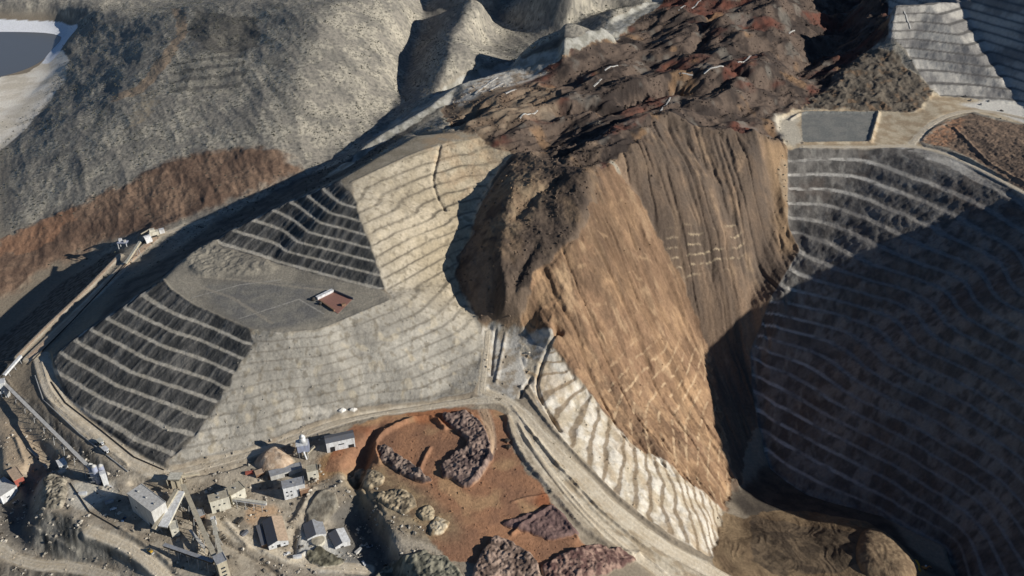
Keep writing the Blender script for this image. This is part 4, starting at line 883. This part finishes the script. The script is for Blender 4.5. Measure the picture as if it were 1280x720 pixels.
# station on the ridge by the conveyor strip
c = hitg(181,303); t = thing('arched_shelter','bright white arched shelter over the conveyor on the ridge','shelter',c)
m = MB(); n_ = 9; r0,r1,ln = 8.,7.2,9.; dv = Vector((.75,.66,0)); pv = Vector((.66,-.75,0))
for k in range(n_):
    a0,a1 = math.pi*k/n_, math.pi*(k+1)/n_
    q = [c+pv*(math.cos(a)*rr)+Vector((0,0,math.sin(a)*rr*1.25-.5)) for a in (a0,a1) for rr in (r0,r1)]
    m.quadbox([q[1],q[0],q[2],q[3]],[p+dv*ln for p in (q[1],q[0],q[2],q[3])])
m.build('arch_shell','white',t); MB().cbox(c+dv*ln+Vector((0,0,-.5)),.4,12,8,math.atan2(dv.y,dv.x)).build('end_wall','white',t)
c = hitg(193,294); t = thing('stacker_machine','pale yellow machine house with a white cab behind the arched shelter','machine',c)
MB().cbox(c+Vector((0,0,-.5)),13,7,7,.5).build('machine_house','cream',t); MB().cbox(c+Vector((-2,0,6.52)),7,5,3.5,.5).build('upper_house','cream',t); MB().cbox(c+Vector((9.5,5.5,-.5)),7,6,7.5,.5).build('cab','white',t); MB().cbox(c+Vector((3,-4.6,-.5)),6,1.5,2.5,.5).build('ballast','dark',t)
MB().beam(c+Vector((-4,1,9.5)),c+Vector((-15,-8,6)),1.5,1.2).build('boom','beige',t)
c = hitg(155,309); t = thing('steel_gantry','blue white steel gantry on legs left of the arched shelter','gantry',c)
for sx in (-1,1):
    for sy in (-1,1): MB().cbox(c+Vector((sx*6,sy*3.5,-1)),.9,.9,9.).build('leg','white',t)
MB().cbox(c+Vector((0,0,8.02)),14,8,1.2,.0).build('deck','lilac',t); MB().cbox(c+Vector((-3,1,9.24)),4,4,4,.2).build('cabin','white',t); MB().cbox(c+Vector((4,-1,9.24)),3,3,3,.2).build('drive_box','palegrey',t)
# roofless shed on the platform
c = hitg(419,378); t = thing('roofless_shed','red floored roofless shed with one white wall roof on the dump platform','shed',c)
p = [Vector((*at(px_,py_,72)[:2],0)) for px_,py_ in ((396,373),(416,363.5),(440,374),(422,391))]
for q in p: q.z = gz(q.x,q.y)
MB().quadbox([q+Vector((0,0,-.6)) for q in p],[q+Vector((0,0,.35)) for q in p]).build('floor_slab','redfloor',t)
MB().beam(p[0]+Vector((0,0,.3)),p[1]+Vector((0,0,.3)),4.2,3.2).build('white_roof','white',t); MB().beam(p[1]+Vector((1.5,0,.0)),p[2]+Vector((1.5,0,.0)),.6,3.).build('back_wall','slate',t)
MB().beam(p[0].lerp(p[3],.15)+Vector((0,0,.2)),p[0].lerp(p[3],.85)+Vector((0,0,.2)),1.6,2.2).build('side_wall','brown',t); MB().cbox(p[3].lerp(p[2],.5)+Vector((-2,2,.3)),4.5,3.,2.6,.6).build('machine_base','brown',t)
for k,(px_,py_) in enumerate(((391.5,375),(400.5,380.5))):
    c = hitg(px_,py_); t = thing('black_tank',('larger' if k==0 else 'smaller')+' black tank left of the roofless shed on the dump platform','tank',c,'black tanks by the roofless shed')
    rr = 2.6-.6*k; MB().tube(c+Vector((0,0,-.3)),c+Vector((0,0,2.6)),rr,n=14).build('tank_shell','black',t,True); MB().tube(c+Vector((0,0,2.61)),c+Vector((0,0,3.3)),rr,.4,14).build('tank_lid','black',t,True)

# retaining wall at the dark trench
pw = [hitg(x,y) for x,y in ((36,561),(48,573),(61,588))]
m = MB()
for a,b in zip(pw[:-1],pw[1:]): m.beam(Vector((a.x,a.y,min(a.z,b.z)-3)),Vector((b.x,b.y,min(a.z,b.z)-3)),3.,7.)
t = tag(m.build('retaining_wall','concrete'),'thin pale concrete retaining wall between the two dark trenches','wall')

# ------------------------------------------------------------------ vehicles
def pickup(label, px, py, a, paint='white', group='small vehicles'):
    c = hitg(px,py)+Vector((0,0,.2)); t = thing('pickup_truck',label,'pickup',c,group); u = Vector((math.cos(a),math.sin(a),0)); s = Vector((-u.y,u.x,0)); K=1.15
    MB().box(c-u*2.7*K-s*.95*K+Vector((0,0,.5)),u*5.4*K,s*1.9*K,(0,0,.75)).build('body',paint,t)
    o_ = c-u*.3*K-s*.85*K+Vector((0,0,1.26)); MB().quadbox([o_,o_+u*2.2*K,o_+u*2.2*K+s*1.7*K,o_+s*1.7*K],[q+Vector((0,0,.8)) for q in (o_+u*.3,o_+u*1.5*K,o_+u*1.5*K+s*1.7*K,o_+u*.3+s*1.7*K)]).build('cab','glass' if paint!='white' else 'white',t)
    for i in (-1,1):
        for j in (-1,1): q = c+u*i*1.7*K+s*j*.95*K+Vector((0,0,.45)); MB().tube(q-s*.15,q+s*.15,.45,n=10).build('wheel','rubber',t)
def haul_truck(label, px, py, a, paint='cream', group='haul trucks'):
    c = hitg(px,py)+Vector((0,0,.2)); t = thing('haul_truck',label,'truck',c,group); u = Vector((math.cos(a),math.sin(a),0)); s = Vector((-u.y,u.x,0)); Z_ = lambda z: Vector((0,0,z))
    MB().box(c-u*4.6-s*1.3+Z_(1.3),u*9.4,s*2.6,(0,0,.9)).build('chassis','black',t)
    MB().quadbox([c-u*4.4-s*2+Z_(2.4),c+u*2-s*2+Z_(2.4),c+u*2+s*2+Z_(2.4),c-u*4.4+s*2+Z_(2.4)],[c-u*5.4-s*2.5+Z_(4.6),c+u*3-s*2.5+Z_(4.9),c+u*3+s*2.5+Z_(4.9),c-u*5.4+s*2.5+Z_(4.6)]).build('dump_body',paint,t)
    cb = MB().box(c+u*3.2-s*1.6+Z_(2.2),u*1.9,s*2.4,(0,0,2.6)).build('cab','white',t); MB().box(c+u*5.11-s*1.4+Z_(3.4),u*.06,s*2.,(0,0,1.1)).build('windscreen','glass',cb)
    for i in (-2.6,2.9):
        for j in (-1,1): q = c+u*i+s*j*1.9+Z_(1.15); MB().tube(q-s*.5,q+s*.5,1.15,n=12).build('wheel','rubber',t)
haul_truck('cream haul truck on the dump road, upper one of two passing the silos',127,555,-.7,'cream')
haul_truck('white bodied haul truck on the dump road, lower one of two passing the silos',133,565,-.7,'white')
pickup('white pickup parked in the shadow left of the tall mill building',142,637,.4); pickup('blue pickup parked nearest the shadowed corner of the mill building',155,650,1.4,'blue')
pickup('white pickup in front of the tan roofed house',359,693,.5); pickup('grey pickup on the low dark ground at the left edge',20,628,.9,'grey')
pickup('white pickup standing in the dark hollow below the red yard',455,705,2.2); pickup('grey pickup in the dark hollow nearest the pale yard',462,684,.4,'grey')
for k,(px_,py_,pa,lb_) in enumerate(((1206,121,'black','dark'),(1213,126,'slate','slate grey'),(1226,131,'grey','grey'),(1236,127,'palegrey','pale grey'),(1252,139,'black','black'))):
    pickup(lb_+' vehicle on the pale ground above the loop road'+(', lowest of the five' if k==4 else ', leftmost of the five' if k==0 else ''),px_,py_,.3+.5*k,pa,'vehicles above the loop road')
# excavator by the ochre heap
c = hitg(1155,711); t = thing('excavator','small orange excavator with white cab beside the yellow ochre heap','excavator',c); 
for j in (-1,1): MB().cbox(c+Vector((0,j*1.6,0)),5.2,.9,1.1).build('track','black',t)
MB().cbox(c+Vector((-.4,0,1.2)),5,3.2,1.6).build('house','orange',t); MB().cbox(c+Vector((1.4,.8,2.81)),1.8,1.5,1.5).build('cab','white',t)
MB().beam(c+Vector((1.8,-.5,2)),c+Vector((5,-.5,5)),.6,.7).build('boom','orange',t); MB().beam(c+Vector((5,-.5,5)),c+Vector((7,-.5,1.8)),.5,.5).build('stick','orange',t); MB().cbox(c+Vector((7,-.5,.7)),1.3,1.4,1.2).build('bucket','black',t)
# tipper with ochre load at the mill
c = hitg(188,690); t = thing('loader','small yellow loader in the shade below the mill building','loader',c); MB().cbox(c+Vector((0,0,1)),5.5,2.4,1.6,-.6).build('body','yellow',t); MB().cbox(c+Vector((-.3,0,2.61)),1.8,1.8,1.5,-.6).build('cab','glass',t); MB().cbox(c+Vector((3.3,-2.2,.2)),1.4,3,1.3,-.6).build('bucket','steel',t)
for i in (-1.6,1.6):
    for j in (-1,1): q = c+Vector((math.cos(-.6)*i-math.sin(-.6)*j*1.2, math.sin(-.6)*i+math.cos(-.6)*j*1.2,.8)); MB().tube(q-Vector((.25,.35,0)),q+Vector((.25,.35,0)),.8,n=10).build('wheel','rubber',t)
# sea containers and sheds' clutter in the yards
for px_,py_,a,m_,lb_ in ((137,628,.5,'grey','grey container in the shade beside the pale yard patch'),(104,618,.1,'white','white container lying on the pale yard patch'),(78,590,.7,'palegrey','pale grey container beside the boulder heap'),(245,640,1.2,'steel','steel container in shadow behind the cream building'),
    (300,652,1.1,'black','black container beside the white horizontal gallery'),(306,668,1.,'slate','slate container near the bend of the plant road'),(372,697,.2,'white','white container at the roadside near the tan roofed house'),(212,652,.4,'palegrey','pale container squeezed beside the mill building'),(340,598,.2,'brown','rusty container above the white two storey building'),
    (312,592,.2,'red','dark red container beside the pink cone pile'),(448,690,.9,'palegrey','pale container on the rim of the dark hollow')):
    c = hitg(px_,py_); tag_ = thing('storage_container',lb_,'container',c,'storage containers'); MB().cbox(c+Vector((0,0,-.2)),8,2.8,3.,a).build('shell',m_,tag_); u_ = Vector((math.cos(a),math.sin(a),0)); MB().cbox(c+u_*4.03+Vector((0,0,0)),.08,2.3,2.5,a).build('door','steel',tag_)

# ------------------------------------------------------------------ broken pipes and liner in the slide
def debris(label, a, b, w=3.4, m_='palegrey', name='broken_pipe', cat='pipe', lift=.5):
    p, q = hitg(*a), hitg(*b); n_ = 8; ps = []
    for k in range(n_+1):
        c = p.lerp(q,k/n_); g = gz(c.x,c.y); ps.append(Vector((c.x,c.y,g+lift)))
    m = MB()
    for c0,c1 in zip(ps[:-1],ps[1:]): m.beam(c0-Vector((0,0,1.2)),c1-Vector((0,0,1.2)),w*.62,1.6)
    tag(m.build(name,m_), label, cat, 'broken pipes and liner in the slide')
for lb_,a,b,w_ in (('white pipe piece on the red slide, rightmost of the three in line',(922,78),(946,69),3.6),('white pipe piece on the red slide, middle of the three in line',(880,92),(904,83),3.8),('short white pipe piece on the red slide, leftmost of the three in line',(849,92),(866,94),3.4),
   ('white strip at the upper edge of the slide near the top of the picture',(848,13),(876,1),3.4),('tiny white sheet on the dark slide below the shaded ridge',(986,42),(993,38),4.),('white strip slanting on the pale debris bank at the slide head',(594,118),(622,97),4.5),
   ('short white strip below the slanting strip on the debris bank',(632,117),(645,112),4.),('thin white strip on the brown slope under the debris bank',(650,148),(672,138),3.),('long white strip lying beside a dark hollow in the middle of the slide',(742,108),(752,99),3.6),
   ('grey white strip at the slide right of the debris bank',(756,88),(772,82),3.4),('grey strip on the slide above the pit face',(817,141),(838,122),3.),('white sheet at the left end of the debris bank',(612,114),(628,104),5.),
   ('white line down the edge of the terraced wall behind the shaded mound',(1130,14),(1138,36),3.6)): debris(lb_,a,b,w_)

# ------------------------------------------------------------------ scrub on the hills, blocks on the slide: nobody could count them
def scatter(name, label, W_, n, smin, smax, m_, seed, squash=.7, cols=None):
    rs = np.random.RandomState(seed); w_ = (W_*np.gradient(yr)[:,None]*(XG[:,1:2]-XG[:,0:1])).ravel(); w_ = np.clip(w_,0,None); w_ /= w_.sum()
    k = rs.choice(w_.size, n, p=w_); x = XG.ravel()[k]+rs.uniform(-1,1,n); y = YG.ravel()[k]+rs.uniform(-1,1,n); z = Z.ravel()[k]
    s = smin+(smax-smin)*rs.rand(n)**3
    O = np.array([(1,0,0),(-.2,1,0),(-1,.1,0),(.1,-1,0),(.15,.1,1),(0,0,-.6)],np.float32)
    V = O[None]*s[:,None,None]*(1+.45*rs.uniform(-1,1,(n,6,1))); V[:,:,2] *= squash
    a = rs.rand(n)*6.28; ca,sa = np.cos(a)[:,None],np.sin(a)[:,None]; vx = V[:,:,0]*ca-V[:,:,1]*sa; vy = V[:,:,0]*sa+V[:,:,1]*ca
    V = np.stack([vx+x[:,None],vy+y[:,None],V[:,:,2]+z[:,None]+.15*s[:,None]],-1).reshape(-1,3)
    T = np.array([(0,1,4),(1,2,4),(2,3,4),(3,0,4),(1,0,5),(2,1,5),(3,2,5),(0,3,5)]); F = (T[None]+6*np.arange(n)[:,None,None]).reshape(-1,3)
    cc = np.repeat((cols[0]+(cols[1]-cols[0])*rs.rand(n,1)) if cols is not None else C.reshape(-1,3)[k]*(.65+.6*rs.rand(n,1)),6,axis=0)
    me = mesh_from(name,V,F,np.clip(cc,.01,.7)); me.polygons.foreach_set('use_smooth',np.zeros(len(F),bool)); me.materials.append(EARTH); o = bpy.data.objects.new(name,me); COL.objects.link(o); tagk(o,'stuff',label)
scatter('scrub','low grey green scrub dotted over the mountain slopes',hm*(1-.8*bh)*sstep(-.25,.3,n20+n60)*(YG<2300),24000,.8,1.9,EARTH,5,.85,(lin(66,67,60),lin(98,96,84)))
scatter('boulders','loose dark blocks strewn over the landslide debris',(M['rubble']+M['lobe']*.8+.25*M['chute']+.04*M['orange']+.03*M['back']+.1*M['white'])*sstep(-.2,.3,n20),9000,.6,2.4,EARTH,6,.75)
scatter('rubble_scatter','scrap, stones and rubble lying about the plant yards and slopes',nearm*(1-fm)*(1-np.clip(M['sw_low'],0,1))*(1-sstep(.3,.6,M['red']))*(1-roadm)*(XG<-60)*sstep(-.1,.3,n20+.7*n8),4200,.5,2.6,EARTH,8,.7,(lin(70,64,56),lin(206,196,178)))
scatter('loose_rocks','small stones scattered on dump faces and yards',nearm*.6+.5*M['brownright']+.5*M['mound']+.25*M['front'],5000,.4,1.4,EARTH,7,.7)
# ------------------------------------------------------------------ camera, sun, sky
cam = bpy.data.cameras.new('camera'); camo = bpy.data.objects.new('camera', cam); COL.objects.link(camo)
camo.location = (0,0,H); camo.rotation_euler = (R(90)-PITCH, 0, 0)
cam.sensor_width = 36; cam.lens = FPX/1280*36; cam.clip_start = 1; cam.clip_end = 20000
sc.camera = camo
SUN_E, SUN_A = R(23), R(17)                        # elevation; angle towards the viewer from the right
sd = Vector((math.cos(SUN_E)*math.cos(SUN_A), -math.cos(SUN_E)*math.sin(SUN_A), math.sin(SUN_E)))
sl = bpy.data.lights.new('sun', 'SUN'); sl.energy = 5.0; sl.angle = R(.5); sl.color = (1.0,.965,.91)
so = bpy.data.objects.new('sun', sl); COL.objects.link(so); so.rotation_euler = sd.to_track_quat('Z','Y').to_euler(); so.location = (600,0,900)
w = bpy.data.worlds.new('World'); sc.world = w; w.use_nodes = True
nt = w.node_tree; bg = nt.nodes['Background']; sk = nt.nodes.new('ShaderNodeTexSky'); sk.sky_type = 'NISHITA'; sk.sun_disc = False
sk.sun_elevation = SUN_E; sk.sun_rotation = math.atan2(sd.x, sd.y)
nt.links.new(sk.outputs[0], bg.inputs[0]); bg.inputs[1].default_value = .066
sk.altitude = 2500; sk.air_density = 1.0; sk.dust_density = .2; sk.ozone_density = 4.5
sc.view_settings.view_transform = 'Standard'; sc.view_settings.look = 'None'; sc.view_settings.gamma = 1; sc.view_settings.exposure = 0.06
sc.render.engine = 'CYCLES'; sc.cycles.max_bounces = 4; sc.cycles.diffuse_bounces = 2
